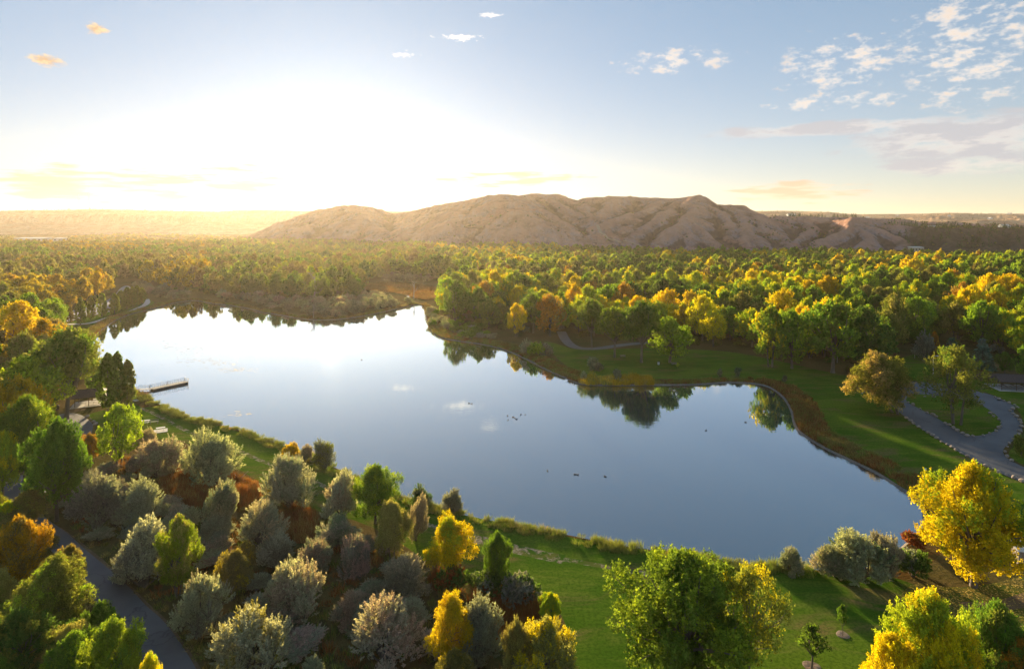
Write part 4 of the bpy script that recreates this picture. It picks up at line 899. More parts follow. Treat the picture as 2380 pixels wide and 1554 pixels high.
for e in IND: fronts.setdefault(zone(e[6], e[1], uv(e[0], e[1])[1]), []).append(e[1])
def rank_of(e):
    z = sorted(fronts[zone(e[6], e[1], uv(e[0], e[1])[1])]); return 'front' if e[1] <= z[len(z) // 3] else 'middle' if e[1] <= z[2 * len(z) // 3] else 'back'
def wkey(e): return zone(e[6], e[1], uv(e[0], e[1])[1]), rank_of(e), CW[e[4]]
for (zn, rk, c), i, n, e in ranked(IND, wkey):
    lab = ('only %s cottonwood in the %s rows of %s' % (c, rk, zn)) if n == 1 else ('%s %s cottonwood from left, %s rows of %s' % (ordinal(i), c, rk, zn))
    plant('C', e[0], e[1], 0, e[2], e[3], e[4], e[5], lab, 'cottonwoods of the riverside woods'); PLACED.append((e[0], e[1], e[3] * .4, e[2]))
def mass_trees(name, keys, lst, label, tilt=.04):
    k = rng.integers(0, len(keys), len(lst))
    return mass(name, keys, [(e[0], e[1], 0) for e in lst], np.array([e[3] for e in lst]), np.array([e[2] for e in lst]), k, [tint_var(e[4]) for e in lst], [tint_var(e[5]) for e in lst], label, tilt)
near_r, far_r = [e for e in REST if e[1] < 430], [e for e in REST if e[1] >= 430]
# far scrub and riverside trees towards the plateau
Q = scatter([FARSCRUB], 24, 23, 0)
for x, y in Q[rng.random(len(Q)) < .62]:
    px, py = uv(x, y)
    if 30 < px < 165 and 546 < py < 575: continue
    far_r.append((x, y, rng.uniform(5, 11), rng.uniform(9, 16), pick([('olive', .5), ('khaki', .3), ('gold', .2)], rng.random()), 'khaki', px))
mass_trees('woods', [('CM', i) for i in range(6)] + [('CF', i) for i in range(5)], near_r, 'remaining cottonwoods of the woods on both sides of the pond')
mass_trees('distant_woods', [('CF', i) for i in range(5)], far_r, 'far cottonwood forest filling the valley floor up to the hills')
# undergrowth below the front rows
Q = scatter([WOODS_E, WOODS_W, WOODS_B], 7.5, 25, .0); Q = Q[(Q[:, 1] < 470) & (rng.random(len(Q)) < .6)]
mass_trees('undergrowth', [('B', i) for i in range(4)], [(x, y, rng.uniform(1.2, 3.6), rng.uniform(2.5, 5), pick([('deep', .35), ('olive', .3), ('brown', .2), ('slate', .15)], rng.random()), 'olive', 0) for x, y in Q], 'dark undergrowth under the trees of the woods')

# silver thicket, foreground, and shrub belts along the far shore
TH = [[(150,1190),(235,1085),(330,1050),(420,1065),(500,1095),(560,1100),(640,1140),(700,1180),(760,1225),(900,1270),(960,1310),(1000,1350),(1090,1370),(1215,1370),(1290,1430),(1300,1560),(1330,1720),(560,1720),(470,1530),(420,1470),(350,1392),(270,1305),(190,1240)]]
OL = []
def add_ol(P, hs, ws, pal, belt):
    for x, y in P:
        h, w = rng.uniform(*hs), rng.uniform(*ws)
        if clear(x, y, h, w): OL.append((x, y, h, w, *pal[int(rng.integers(len(pal)))], uv(x, y)[0], belt))
pal_n = [('silver', 'mauve'), ('silver', 'sage'), ('sage', 'silver'), ('slate', 'sage'), ('mauve', 'silver'), ('slate', 'mauve'), ('silver', 'slate')]
add_ol(scatter(TH, 4.8, 31, .75), (1.6, 3.6), (3.6, 5.8), pal_n, 'thicket')
PROM = [(470,690),(540,698),(600,712),(650,722),(705,735),(765,737),(810,733),(850,727),(900,716),(985,702),(990,694),(900,690),(820,696),(760,704),(640,702),(520,690)]
COVE = [(300,662),(350,666),(420,684),(445,692),(400,698),(360,690),(320,680)]
add_ol(scatter([PROM], 7.2, 32, .6), (3.0, 6.5), (5.5, 9), pal_n, 'promontory'); add_ol(scatter([COVE], 8.5, 33, .6), (3.2, 6), (5.5, 9), pal_n, 'cove')
PNT = [(996,728),(1050,748),(1150,772),(1165,795),(1090,789),(1025,778),(1006,762)]
add_ol(scatter([PNT], 6.0, 34, .5), (1.8, 4.2), (4, 6.5), [('sage', 'silver'), ('green', 'lime'), ('silver', 'sage'), ('green', 'olive')], 'point')
BELT = [(880,640),(1000,645),(1010,655),(900,654)]
add_ol(scatter([BELT], 9, 35, 0), (4, 6), (7, 10), [('slate', 'sage'), ('sage', 'silver')], 'marsh')
OCW = dict(silver='silver', sage='sage-green', slate='dark grey-green', mauve='mauve-grey', green='green')
def okey(e):
    px, py = uv(e[0], e[1]); b = e[7]
    if b == 'thicket':
        row = 'the upper' if py < 1210 else 'the middle' if py < 1380 else 'the lower'
        col = 'left part' if px < 480 else 'centre' if px < 860 else 'right part'; z = '%s %s of the foreground thicket' % (row, col)
    else: z = dict(promontory="the promontory on the pond's far shore", cove="the cove at the pond's far left end", point='the bushy point across the pond', marsh='the belt behind the far marsh')[b]
    return z, OCW[e[4]]
N_OL = 300 - sum(1 for h in HAND if h[0] == 'R')
OL.sort(key=seen_size, reverse=True)
for (z, c), i, n, e in ranked(OL[:N_OL], okey):
    lab = ('only %s filler shrub in %s' % (c, z)).replace(' filler', '') if n == 1 else '%s %s shrub from the left in %s' % (ordinal(i), c, z)
    plant('R', e[0], e[1], 0, e[2], e[3], e[4], e[5], lab, 'silvery shrubs round the pond')
if OL[N_OL:]: mass_trees('shrubbery', [('RM', i) for i in range(4)], OL[N_OL:], 'more silvery shrubs round the pond')
# trees in the lower left, west of the road
WL_ = scatter([[(-170,1170),(0,1180),(70,1250),(150,1350),(250,1500),(330,1620),(300,1720),(-170,1720)]], 6.0, 36, .55)
LL = [(x, y, rng.uniform(4, 8), rng.uniform(5, 7.5), *[('olive', 'green'), ('green', 'deep'), ('brown', 'olive'), ('khaki', 'olive')][int(rng.integers(4))], uv(x, y)[0]) for x, y in WL_]
LL = [e for e in LL if clear(e[0], e[1], e[2], e[3])]
for (c,), i, n, e in ranked(LL, lambda e: (CW[e[4]],)):
    plant('W', e[0], e[1], 0, e[2], e[3], e[4], e[5], '%s %s willow from the left in the jungle west of the lower road' % (ordinal(i), c), 'willows west of the lower road')

# dead snags with white trunks on the far shore
for i, (px, by, ty, lab) in enumerate([(730,702,640,'bare forked white snag standing above the far shore shrubs'), (728,738,706,'short broken white snag at the far waterline'), (961,694,652,'tall pale dead trunk beside the far marsh'), (1116,728,690,'dead pale trunk at the edge of the woods'), (1945,842,812,'white dead trunk at the front of the woods behind the far lawn'), (2125,832,800,'thin dead trunk behind the car park')]):
    x, y, _ = gp(px, by); h = CH - (ty - HZ) / F * y; mb = snag(900 + i); v = np.array(mb.v) * h; mb.v = [tuple(q) for q in v]
    o = mb.build('dead_tree', PALE_BARK, None, True); o.location = (x, y, 0); tag(o, lab, 'dead tree', 'white snags')

# ------------------------------------------------------------------ reeds, rushes and rough grass: stuff
def reeds(name, P, hs, ws, pal, label, jit=.0):
    n = len(P); sd_ = sum(map(ord, name)) % 97; f = fbm2(P[:, 0] / 5.5, P[:, 1] / 5.5, sd_, 4); g = fbm2(P[:, 0] / 3.2, P[:, 1] / 3.2, sd_ + 3, 3)
    c = np.clip(((f - .5) * 2.3 + .5 + rng.normal(size=n) * .16) * len(pal), 0, len(pal) - 1).astype(int)
    t = [tint_var(pal[k][0]) for k in c]; t2 = [tint_var(pal[k][1]) for k in c]
    return mass(name, [('T', i) for i in range(3)], np.c_[P, np.zeros(n)], rng.uniform(*ws, n), rng.uniform(*hs, n) * np.clip(.35 + 1.35 * g, .3, 1.7), rng.integers(0, 3, n), t, t2, label, .08)
def along(a, b, step, w0, w1, seed):
    """points in a band outside the waterline, between two survey points of SHORE"""
    rg = np.random.default_rng(seed); A, B = np.array(gp(*a)[:2]), np.array(gp(*b)[:2])
    i, j = np.argmin(np.linalg.norm(SH - A, axis=1)), np.argmin(np.linalg.norm(SH - B, axis=1)); n = len(SH)
    k1 = [(i + q) % n for q in range((j - i) % n + 1)]; k2 = [(j + q) % n for q in range((i - j) % n + 1)]; L = lambda k: seglen(SH[k]).sum()
    k = k1 if L(k1) < L(k2) else k2[::-1]; Pp = SH[k]; s = np.r_[0, np.cumsum(seglen(Pp))]; m = int(s[-1] / step) + 1; t = rg.uniform(0, s[-1], m)
    x, y = np.interp(t, s, Pp[:, 0]), np.interp(t, s, Pp[:, 1]); tg = np.stack([np.interp(t + .5, s, Pp[:, 0]) - np.interp(t - .5, s, Pp[:, 0]), np.interp(t + .5, s, Pp[:, 1]) - np.interp(t - .5, s, Pp[:, 1])], 1); tg = unit(tg)
    nrm = np.stack([tg[:, 1], -tg[:, 0]], 1) * (1 if k is k1 else -1); d = w0 + (w1 - w0) * rg.random(m) ** 1.2; clump = fbm1(t / 3.5, seed, 3); keep = rg.random(m) < np.clip((clump - .25) * 2.6, .12, 1)
    return (np.stack([x, y], 1) + nrm * d[:, None])[keep]
near = np.vstack([along((345,924),(850,1117), .16, -.3, 2.4, 51), along((850,1117),(1897,1324), .10, -.3, 2.3, 52)])
near = near[~inside(near, gpoly([(1890,1250),(2180,1250),(2180,1400),(1890,1400)]))]
reeds('shore_reeds', near, (.45, 1.15), (1.2, 2.0), [('reedgreen', 'olive'), ('olive', 'reedgreen'), ('reedgreen', 'straw'), ('reedgreen', 'green'), ('reedgreen', 'olive')], 'green and straw-coloured reeds fringing the near shore of the pond')
east = np.vstack([along((1735,887),(2151,1188), .035, .6, 6.5, 53)])
reeds('bank_grass', east, (.5, 1.3), (1.2, 2.4), [('redreed', 'reedgreen'), ('rust', 'straw'), ('redreed', 'brown'), ('reedgreen', 'olive'), ('brown', 'straw')], 'russet and olive rough grass on the curving right bank')
pt = along((1349,892),(1513,892), .03, -1.0, 8., 54); reeds('orange_reeds', pt, (.8, 1.8), (1.4, 2.6), [('gold', 'orange'), ('straw', 'gold'), ('gold', 'olive'), ('reedgreen', 'gold')], 'golden orange reed bed on the low point across the pond')
ff = np.vstack([along((994,752),(1349,892), .05, .2, 7., 55), along((1513,892),(1735,887), .10, .4, 3.0, 56)])
reeds('far_bank_grass', ff, (.4, 1.2), (1.3, 2.8), [('brown', 'straw'), ('reedgreen', 'olive'), ('rust', 'brown'), ('olive', 'reedgreen')], 'brown and green rough grass along the shore across the pond')
lf = np.vstack([along((204,806),(430,697), .10, .2, 5., 57), along((430,697),(990,728), .16, .1, 3.5, 58), along((204,806),(345,924), .2, 0, 3., 59)])
reeds('left_bank_grass', lf, (.5, 1.3), (1.5, 2.8), [('brown', 'straw'), ('redreed', 'brown'), ('olive', 'reedgreen')], 'brown rough grass along the far left banks of the pond')
def fill(polys, step, seed):
    rg = np.random.default_rng(seed); out = []
    for G in polys:
        lo, hi = G.min(0), G.max(0); n = int((hi - lo).prod() / step ** 2); p = rg.uniform(lo, hi, (n, 2)); out.append(p[inside(p, G)])
    return np.vstack(out)
mr = fill([MARSHES[0], MARSHES[1], MARSHES[2], MARSHES[4]], .55, 61)
reeds('marsh_reeds', mr, (.9, 1.7), (1.1, 1.8), [('rust', 'redreed'), ('rust', 'brown'), ('redreed', 'rust'), ('rust', 'straw')], 'rust-red reeds filling the wet hollows in the thicket')
reeds('far_marsh_reeds', fill([MARSHES[3]], 1.6, 62), (.8, 1.6), (2.2, 3.6), [('rust', 'straw'), ('brown', 'rust')], 'tan and rust reeds of the marsh beyond the pond')
ud = np.vstack([scatter(TH, 1.5, 63, 0)]); ud = ud[rng.random(len(ud)) < .75]
reeds('thicket_grass', ud, (.5, 1.2), (1.2, 2.4), [('brown', 'olive'), ('redreed', 'brown'), ('olive', 'deep'), ('rust', 'brown')], 'dull grass and weeds under the foreground thicket')
vg = fill([chaikin(gpoly([(118,1212),(160,1236),(215,1280),(300,1350),(385,1430),(470,1556),(560,1640),(560,1560),(430,1455),(340,1370),(220,1262)]), 1), chaikin(gpoly([(-60,1180),(40,1215),(140,1315),(230,1440),(300,1560),(340,1660),(290,1660),(190,1500),(80,1330),(-60,1230)]), 1)], .9, 64); vg = vg[~inside(vg, ROAD[1])]
reeds('verge_grass', vg, (.25, .8), (1., 2.), [('brown', 'straw'), ('olive', 'brown'), ('khaki', 'straw')], 'dry grass on the verges of the lower road')

# ------------------------------------------------------------------ dark pines and scrub on the eastern hills
HP = []
def hill_pts(n, pxr, Dr, seed, cond=None):
    rg = np.random.default_rng(seed); px = rg.uniform(*pxr, n); D = rg.uniform(*Dr, n); x = (px - 1189.5) / F * D; z = hz(x, D); k = z > 4
    return [(float(a), float(b), float(c), float(p)) for a, b, c, p in zip(x[k], D[k], z[k], px[k])]
HP += [(*q, 'the slope above the car park') for q in hill_pts(185, (2090, 2400), (1060, 1260), 71)]
HP += [(*q, 'the mesa rim at the right') for q in hill_pts(50, (2110, 2400), (1230, 1330), 72)]
HP += [(*q, 'the mesa band behind the pale cone') for q in hill_pts(55, (1830, 1990), (1440, 1530), 73)]
HP += [(*q, 'the rim right of the pale cone') for q in hill_pts(30, (1995, 2130), (1250, 1330), 74)]
HP.sort(key=lambda e: e[3]); cnt = {}

HQ = [(*e, float(rng.uniform(6, 12)), float(rng.uniform(.5, .8))) for e in HP]
def pkey(e): return e[4], ('slender' if e[6] < .6 else 'bushy' if e[6] < .7 else 'broad'), ('tall' if e[5] > 9.5 else 'short')
for (zn, sh_, tl), i, n, e in ranked([(e[0], e[1], e[2], 0, e[4], e[5], e[3], e[6]) for e in HQ], lambda e: pkey((0, 0, 0, 0, e[4], e[5], e[7]))):
    x, y, z, h, w = e[0], e[1], e[2], e[5], e[5] * e[7]
    plant('J', x, y, z - .3, h, w, 'pine', 'deep', '%s %s %s dark pine from left on %s' % (ordinal(i), tl, sh_, zn), 'dark pines on the eastern hills')
sp = []
rg = np.random.default_rng(77); n = 14000; px = rg.uniform(640, 2420, n); D = rg.uniform(1060, 1560, n); x = (px - 1189.5) / F * D; z = hz(x, D)
nz_ = fbm2(x / 60, D / 60, 78, 4); dens = np.clip((nz_ - .52) * 5, .012, 1) * np.where(px > 1780, .9, .16) * np.where((px > 2080), 1.6, 1)
ii, jj = np.clip(((x - HX0) / HS).astype(int), 0, HNX - 1), np.clip(((D - HY0) / HS).astype(int), 0, HNY - 1)
dens = dens * (.35 + 3.5 * SCRUB_SHADE[jj, ii]); k = (z > 5) & (rg.random(n) < dens); P3 = np.c_[x, D, z - .2][k]; m = len(P3)
sw = rg.uniform(1.6, 4.2, m); mass('hillside_scrub', [('B', i) for i in range(4)], P3, sw, sw * .7, rg.integers(0, 4, m), [tint_var('pine') if q < .7 else tint_var('brown') for q in rg.random(m)], [tint_var('deep')] * m, 'dark scrub dotted over the bare hills', .1)
m = 170; px = rg.uniform(-60, 560, m); px = np.r_[px, rg.uniform(1760, 2400, 120)]; m = len(px); D = np.where(px < 1000, rg.uniform(3320, 3420, m), rg.uniform(3000, 4300, m)); x = (px - 1189.5) / F * D
dg = bpy.context.evaluated_depsgraph_get(); dg.update()
def drop(nm, x, y):
    o = bpy.data.objects[nm]; ok, loc, *_ = o.ray_cast(Vector((float(x), float(y), 900)), Vector((0, 0, -1))); return loc.z if ok else -99
zz = np.array([drop('plateau' if a < 1000 else 'far_tableland', b, c) for a, b, c in zip(px, x, D)]); k = zz > 2; P3 = np.c_[x, D, zz - .5][k]; m = len(P3); hh = rg.uniform(7, 13, m)
mass('rim_pines', [('J', i) for i in range(3)], P3, hh * .7, hh, rg.integers(0, 3, m), [tint_var('pine')] * m, [tint_var('pine')] * m, 'pines along the skyline of the far plateaus')
# ------------------------------------------------------------------ things people have put round the pond
WOODM = flat('brown_stained_timber', (.12, .075, .045), .8, .3, 4.); ROOFM = flat('dark_brown_roof', (.075, .052, .045), .8, .25, 3.); METAL = flat('galvanised_metal', (.5, .5, .5), .45, .1, 3., .6)
WHITE = flat('weathered_white_paint', (.72, .72, .70), .6, .1, 2.); DECKM = flat('grey_deck_boards', (.30, .28, .25), .85, .25, 5.); STONE = flat('pale_pink_sandstone', (.31, .255, .215), .9, .35, 2.5); DARKM = flat('dark_steel', (.05, .05, .05), .6, .2, 3.)
GREENM = flat('green_painted_steel', (.05, .12, .06), .6, .2, 3.); SIDING = flat('pale_siding', (.62, .59, .54), .7, .1, 1.); TANM = flat('tan_block_wall', (.50, .42, .30), .8, .12, 1.); GLASSM = flat('dark_window_glass', (.03, .035, .045), .15, .2, 1.); MULCH = m_gravel('wood_mulch', (.23, .18, .14), (.16, .12, .09), (.33, .28, .24), 6.)
def part(mb, name, mat, root, smooth=False): return mb.build(name, mat, root, smooth)

# fishing dock
def dock():
    a = Vector(gp(322, 906)); b = Vector(gp(352, 905)); c = Vector(gp(434, 887.5)); r = thing('fishing_dock', (a.x, a.y, 0), 0, 'grey floating fishing dock with metal railings reaching into the pond', 'dock')
    def frame(p, q, w, z0, z1, nm, mat, rail):
        d = (q - p); L = Vector((d.x, d.y, 0)).length; rz = math.atan2(d.y, d.x); m = (p + q) / 2 - a; mb = MB(); mb.box((m.x, m.y, (z0 + z1) / 2), (L, w, .12), rz, 0, -math.atan2(z1 - z0, L)); dk = part(mb, nm, mat, r)
        u = Vector((math.cos(rz), math.sin(rz), 0)); n = Vector((-u.y, u.x, 0)); o = p - a
        for s in (-1, 1):
            mb = MB(); k = max(2, int(L / 1.5)); pts = [o + u * (L * i / k) + n * (s * (w / 2 - .05)) + Vector((0, 0, z0 + (z1 - z0) * i / k + .05)) for i in range(k + 1)]
            for q_ in pts: mb.tube([q_, q_ + Vector((0, 0, 1.05))], .035, 5)
            for hh in (.45, .75, 1.05): mb.tube([q_ + Vector((0, 0, hh)) for q_ in pts], .028, 5)
            part(mb, 'railing', METAL, r)
        return dk
    frame(a, b, 1.5, .12, .22, 'gangway', METAL, 1); frame(b, c, 2.3, .22, .22, 'deck', DECKM, 1)
    d = (c - b); rz = math.atan2(d.y, d.x); L = Vector((d.x, d.y, 0)).length; m = (b + c) / 2 - a
    mb = MB(); u = Vector((math.cos(rz), math.sin(rz), 0)); n = Vector((-u.y, u.x, 0))
    for s in (-.7, .7): q = m + n * s; mb.box((q.x, q.y, -.08), (L - .2, .7, .5), rz)
    part(mb, 'float', DARKM, r); e = c - a; mb = MB()
    for t in (-1.1, -.37, .37, 1.1): q = e + n * t - u * .05; mb.tube([(q.x, q.y, .27), (q.x, q.y, 1.3)], .035, 5)
    for hh in (.72, 1.02, 1.3): mb.tube([e + n * 1.1 - u * .05 + Vector((0, 0, hh)), e - n * 1.1 - u * .05 + Vector((0, 0, hh))], .028, 5)
    part(mb, 'end_railing', METAL, r)
    for t in (.0, .5, 1.): q = b - a + (c - b) * t + n * 1.25; mb = MB(); mb.tube([(q.x, q.y, -.9), (q.x, q.y, 1.1)], .09, 8); part(mb, 'pile', WOODM, r)
dock()
def picnic_table(x, y, rz, label, mat=WHITE, pad=True):
    r = thing('picnic_table', (x, y, .0), rz, label, 'picnic table', 'picnic tables')
    if pad: mb = MB(); mb.box((0, 0, .03), (2.9, 2.7, .08)); part(mb, 'pad', CONC, r)
    for k in range(3): mb = MB(); mb.box((0, -.26 + .26 * k, .80), (1.9, .24, .05)); part(mb, 'top_plank', mat, r)
    for s in (-1, 1): mb = MB(); mb.box((0, s * .72, .50), (1.9, .27, .05)); part(mb, 'seat', mat, r)
    for s in (-.65, .65):
        mb = MB(); mb.tube([(s, -.65, .07), (s, -.2, .78)], .035, 5).tube([(s, .65, .07), (s, .2, .78)], .035, 5).tube([(s, -.8, .46), (s, .8, .46)], .03, 5); part(mb, 'leg_frame', METAL, r)
    return r
def shelter(cx, cy, rz, W, L, eave, ridge, label, npost, slab=True):
    r = thing('picnic_shelter', (cx, cy, 0), rz, label, 'shelter')
    mb = MB(); mb.box((0, 0, .03), (L + 1.6, W + 1.4, .14)); part(mb, 'slab', CONC, r)
    o = .8; a, b = L / 2 + o, W / 2 + o; t = .16
    V = [(-a, -b, eave), (a, -b, eave), (a, b, eave), (-a, b, eave), (-a + 1.2, 0, ridge), (a - 1.2, 0, ridge)]; V2 = [(x, y, z + t) for x, y, z in V]
    mb = MB(); mb.add(V + V2, [(0, 4, 5, 1)[::-1], (1, 5, 2)[::-1], (2, 5, 4, 3)[::-1], (3, 4, 0)[::-1], (6, 7, 11, 10), (7, 8, 11), (8, 9, 10, 11), (9, 6, 10), (0, 1, 7, 6), (1, 2, 8, 7), (2, 3, 9, 8), (3, 0, 6, 9)]); rf = part(mb, 'roof', ROOFM, r)
    mb = MB(); mb.tube([(-a + 1.2, 0, ridge + t + .02), (a - 1.2, 0, ridge + t + .02)], .07, 6); part(mb, 'ridge_cap', DARKM, rf)
    for i in range(npost):
        for s in (-1, 1): x = -L / 2 + .2 + (L - .4) * i / (npost - 1); mb = MB(); mb.tube([(x, s * (W / 2 - .1), .1), (x, s * (W / 2 - .1), eave + .1)], .09, 6); part(mb, 'post', WOODM, r)
    for s in (-1, 1): mb = MB(); mb.box((0, s * (W / 2 - .1), eave - .08), (L, .14, .2)); part(mb, 'beam', WOODM, r)
    return r
cx, cy, _ = gp(210, 938); shelter(cx, cy, .45, 5.2, 6.6, 2.5, 3.9, 'open picnic shelter with dark hipped roof beside the big bare-trunked cottonwood', 3)
for k, (dx, dy) in enumerate([(-1.5, -1.1), (1.6, -1.2), (1.4, 1.2)]):
    c, s = math.cos(.45), math.sin(.45); o = picnic_table(cx + dx * c - dy * s, cy + dx * s + dy * c, .45, ['white picnic table in the left end of the hipped shelter', 'white picnic table in the near right corner of the hipped shelter', 'white picnic table at the back of the hipped shelter'][k], pad=False); o.location.z = .1
sx, sy, _ = gp(2362, 902); shelter(sx, sy, -.18, 7., 12., 2.6, 4.0, 'long brown-roofed picnic shelter at the right edge behind the car park', 4)
for k in range(3):
    o = picnic_table(sx - 3.6 + k * 2.6, sy + .65 - k * .47, -.18 + 1.57, '%s dark picnic table from left under the long brown-roofed shelter' % ordinal(k), WOODM, False); o.location.z = .1
x, y, _ = gp(373, 1001); picnic_table(x, y, .5, 'white picnic table on its concrete pad out on the near lawn')
x, y, _ = gp(338, 984); picnic_table(x, y, .3, 'pale picnic table half hidden behind the buff shrub', pad=False)
def bench(px, py, rz, label, mat):
    x, y, _ = gp(px, py); r = thing('park_bench', (x, y, 0), rz, label, 'bench'); sc = 1.15
    for k in range(3): mb = MB(); mb.box((0, -.2 + .19 * k, .46 * sc), (2., .16, .05)); part(mb, 'seat_slat', mat, r)
    for k in range(2): mb = MB(); mb.box((0, .27, (.62 + .2 * k) * sc), (2., .05, .15)); part(mb, 'backrest_slat', mat, r)
    for s in (-.8, .8): mb = MB(); mb.box((s, 0, .23 * sc), (.07, .5, .46 * sc)); mb.box((s, .27, .6 * sc), (.07, .06, .55)); part(mb, 'leg', DARKM, r)
bench(1447, 831, .1, 'brown park bench by the round green cottonwood across the pond', STONE); bench(1567, 849, -.1, 'pale park bench beside the staked sapling across the pond', STONE); bench(358, 984, .35, 'dark green bench on the near lawn behind the white picnic table', GREENM)
def bin_(px, py, label, mat):
    x, y, _ = gp(px, py); r = thing('litter_bin', (x, y, 0), 0, label, 'bin'); mb = MB(); mb.tube([(0, 0, 0), (0, 0, .1), (0, 0, .95)], [.30, .34, .36], 10); part(mb, 'body', mat, r); mb = MB(); mb.tube([(0, 0, .955), (0, 0, 1.03), (0, 0, 1.14)], [.39, .37, .12], 10); part(mb, 'lid', DARKM, r)
bin_(134, 951, 'dark litter bin at the near end of the shelter driveway', DARKM); bin_(1530, 847, 'white litter bin under the yellow-green tree across the pond', WHITE)

# boulders round the car park loop
def rock_mesh(seed):
    rg = np.random.default_rng(seed); import bmesh
    bm = bmesh.new(); bmesh.ops.create_icosphere(bm, subdivisions=2, radius=.5); n = [unit(rg.normal(size=3)) for _ in range(9)]; cut = rg.uniform(.30, .46, 9)
    for v in bm.verts:
        p = np.array(v.co)
        for q, c in zip(n, cut):
            d = p @ q
            if d > c: p = p - q * (d - c)
        v.co = Vector(p * np.array([1.1, .9, .85]) + rg.normal(size=3) * .012)
    me = bpy.data.meshes.new('boulder'); bm.to_mesh(me); bm.free(); me.materials.append(STONE); return me
RK = [rock_mesh(i) for i in range(6)]
cv = lambda L: [(1734.6 + .2707 * a, 774.4 + .2707 * b) for a, b in L]
ROWS = [("the near edge of the car park road", cv([(1370,725),(1405,748),(1432,770),(1480,800),(1517,826),(1555,850),(1592,872),(1627,896),(1670,928),(1720,950),(1760,975),(1792,998),(1842,1028),(1897,1055),(1952,1085),(1998,1112),(2057,1137),(2120,1162),(2165,1192),(2227,1212),(2290,1235),(2365,1270)])),
        ("the rim of the car park grass island", cv([(1385,590),(1430,612),(1490,645),(1550,680),(1600,698),(1625,712),(1712,776),(1740,784),(1775,808),(1808,832),(1855,855),(1890,876),(1945,876),(2030,872),(2085,855),(2140,835),(2165,812),(2185,795),(2183,765),(2165,740),(2120,710),(2095,685),(1455,515),(1530,540),(1605,543)])),
        ("the far outer edge of the car park road", cv([(2130,545),(2165,565),(2210,577),(2255,595),(2300,612),(2325,632),(2285,645),(2260,662),(2290,690),(2315,712),(2345,745),(2352,765),(2358,800),(2345,840),(2338,866),(2310,890),(2290,910),(2255,940),(2242,972),(2220,1015),(2237,1055),(2275,1090)])),
        ("the parking stub by the lamp", cv([(962,462),(975,474),(988,482)])), ("the lawn edge of the shelter driveway", [(203,967),(210,973),(217,979),(222,985)])]
for nm, L in ROWS:
    L.sort()
    for i, (px, py) in enumerate(L):
        x, y, _ = gp(px, py + 1.5); s = rnd.uniform(.5, 1.15); o = bpy.data.objects.new('boulder', RK[rnd.randrange(6)]); COL.objects.link(o); o.location = (x, y, s * .26); o.scale = (s * 1.15, s, s * .9); o.rotation_euler = (rnd.uniform(-.2, .2), rnd.uniform(-.2, .2), rnd.uniform(0, 6.28))
        tag(o, '%s pale boulder from the left along %s' % (ordinal(i), nm), 'boulder', 'boulders lining the car park and driveway')
def lamp(px, py, ty, side, label):
    x, y, _ = gp(px, py); h = CH - (ty - HZ) / F * y; r = thing('street_lamp', (x, y, 0), 0, label, 'street lamp', 'street lamps of the car park')
    mb = MB(); mb.tube([(0, 0, 0), (0, 0, h * .5), (0, 0, h - .3)], [.13, .10, .08], 8); part(mb, 'pole', WHITE, r); mb = MB(); mb.tube([(0, 0, .0), (0, 0, .35)], [.22, .2], 8); part(mb, 'base', CONC, r)
    mb = MB(); mb.tube([(0, 0, h - .3), (side * .3, 0, h - .02), (side * 1.2, 0, h + .05)], [.08, .06, .05], 6); part(mb, 'arm', WHITE, r)
    mb = MB(); mb.tube([(side * 1.15, 0, h + .06), (side * 1.4, 0, h + .06), (side * 1.85, 0, h + .02)], [.08, .17, .06], 8); hd = part(mb, 'lamp_head', WHITE, r); mb = MB(); mb.box((side * 1.45, 0, h - .08), (.4, .2, .06)); part(mb, 'lens', METAL, hd)
lamp(2003, 914, 855, -1, 'white street lamp left of the olive willow on the car park'); lamp(2168, 871, 827, 1, 'white street lamp behind the car park between the two big trees')
x, y, _ = gp(2149, 1103); r = thing('park_sign', (x, y, 0), .2, 'small pale park sign on a post on the right lawn by the bank', 'sign'); mb = MB(); mb.tube([(0, 0, 0), (0, 0, 1.35)], .04, 6); part(mb, 'post', METAL, r); mb = MB(); mb.box((0, -.05, 1.12), (.55, .03, .5)); part(mb, 'panel', WHITE, r)
# little shed at the right edge
x, y, _ = gp(2388, 1308); r = thing('shed', (x, y, 0), -.35, 'small grey shed with a pale corrugated roof at the right edge', 'shed')
mb = MB(); mb.box((0, 0, 1.05), (3.2, 2.6, 2.1)); part(mb, 'wall', flat('grey_weathered_boards', (.24, .21, .19), .85, .3, 5.), r)
mb = MB(); n = 23; V = []; 
for i in range(n): xx = -1.9 + 3.8 * i / (n - 1); dz = .05 * (i % 2); V += [(xx, -1.7, 2.25 + dz), (xx, 1.7, 2.75 + dz), (xx, 1.7, 2.69 + dz), (xx, -1.7, 2.19 + dz)]
mb.add(V, [f for i in range(n - 1) for f in ((4 * i, 4 * i + 4, 4 * i + 5, 4 * i + 1), (4 * i + 3, 4 * i + 2, 4 * i + 6, 4 * i + 7), (4 * i, 4 * i + 3, 4 * i + 7, 4 * i + 4), (4 * i + 1, 4 * i + 5, 4 * i + 6, 4 * i + 2))]); part(mb, 'roof', flat('pale_corrugated_sheet', (.55, .52, .47), .6, .25, 1.5), r)
for k in range(14): mb = MB(); mb.box((-1.5 + k * .231, -1.32, 1.03), (.2, .035, 2.02)); part(mb, 'plank', WOODM if k in (6, 7, 8) else STONE if k == 2 else DECKM, r)
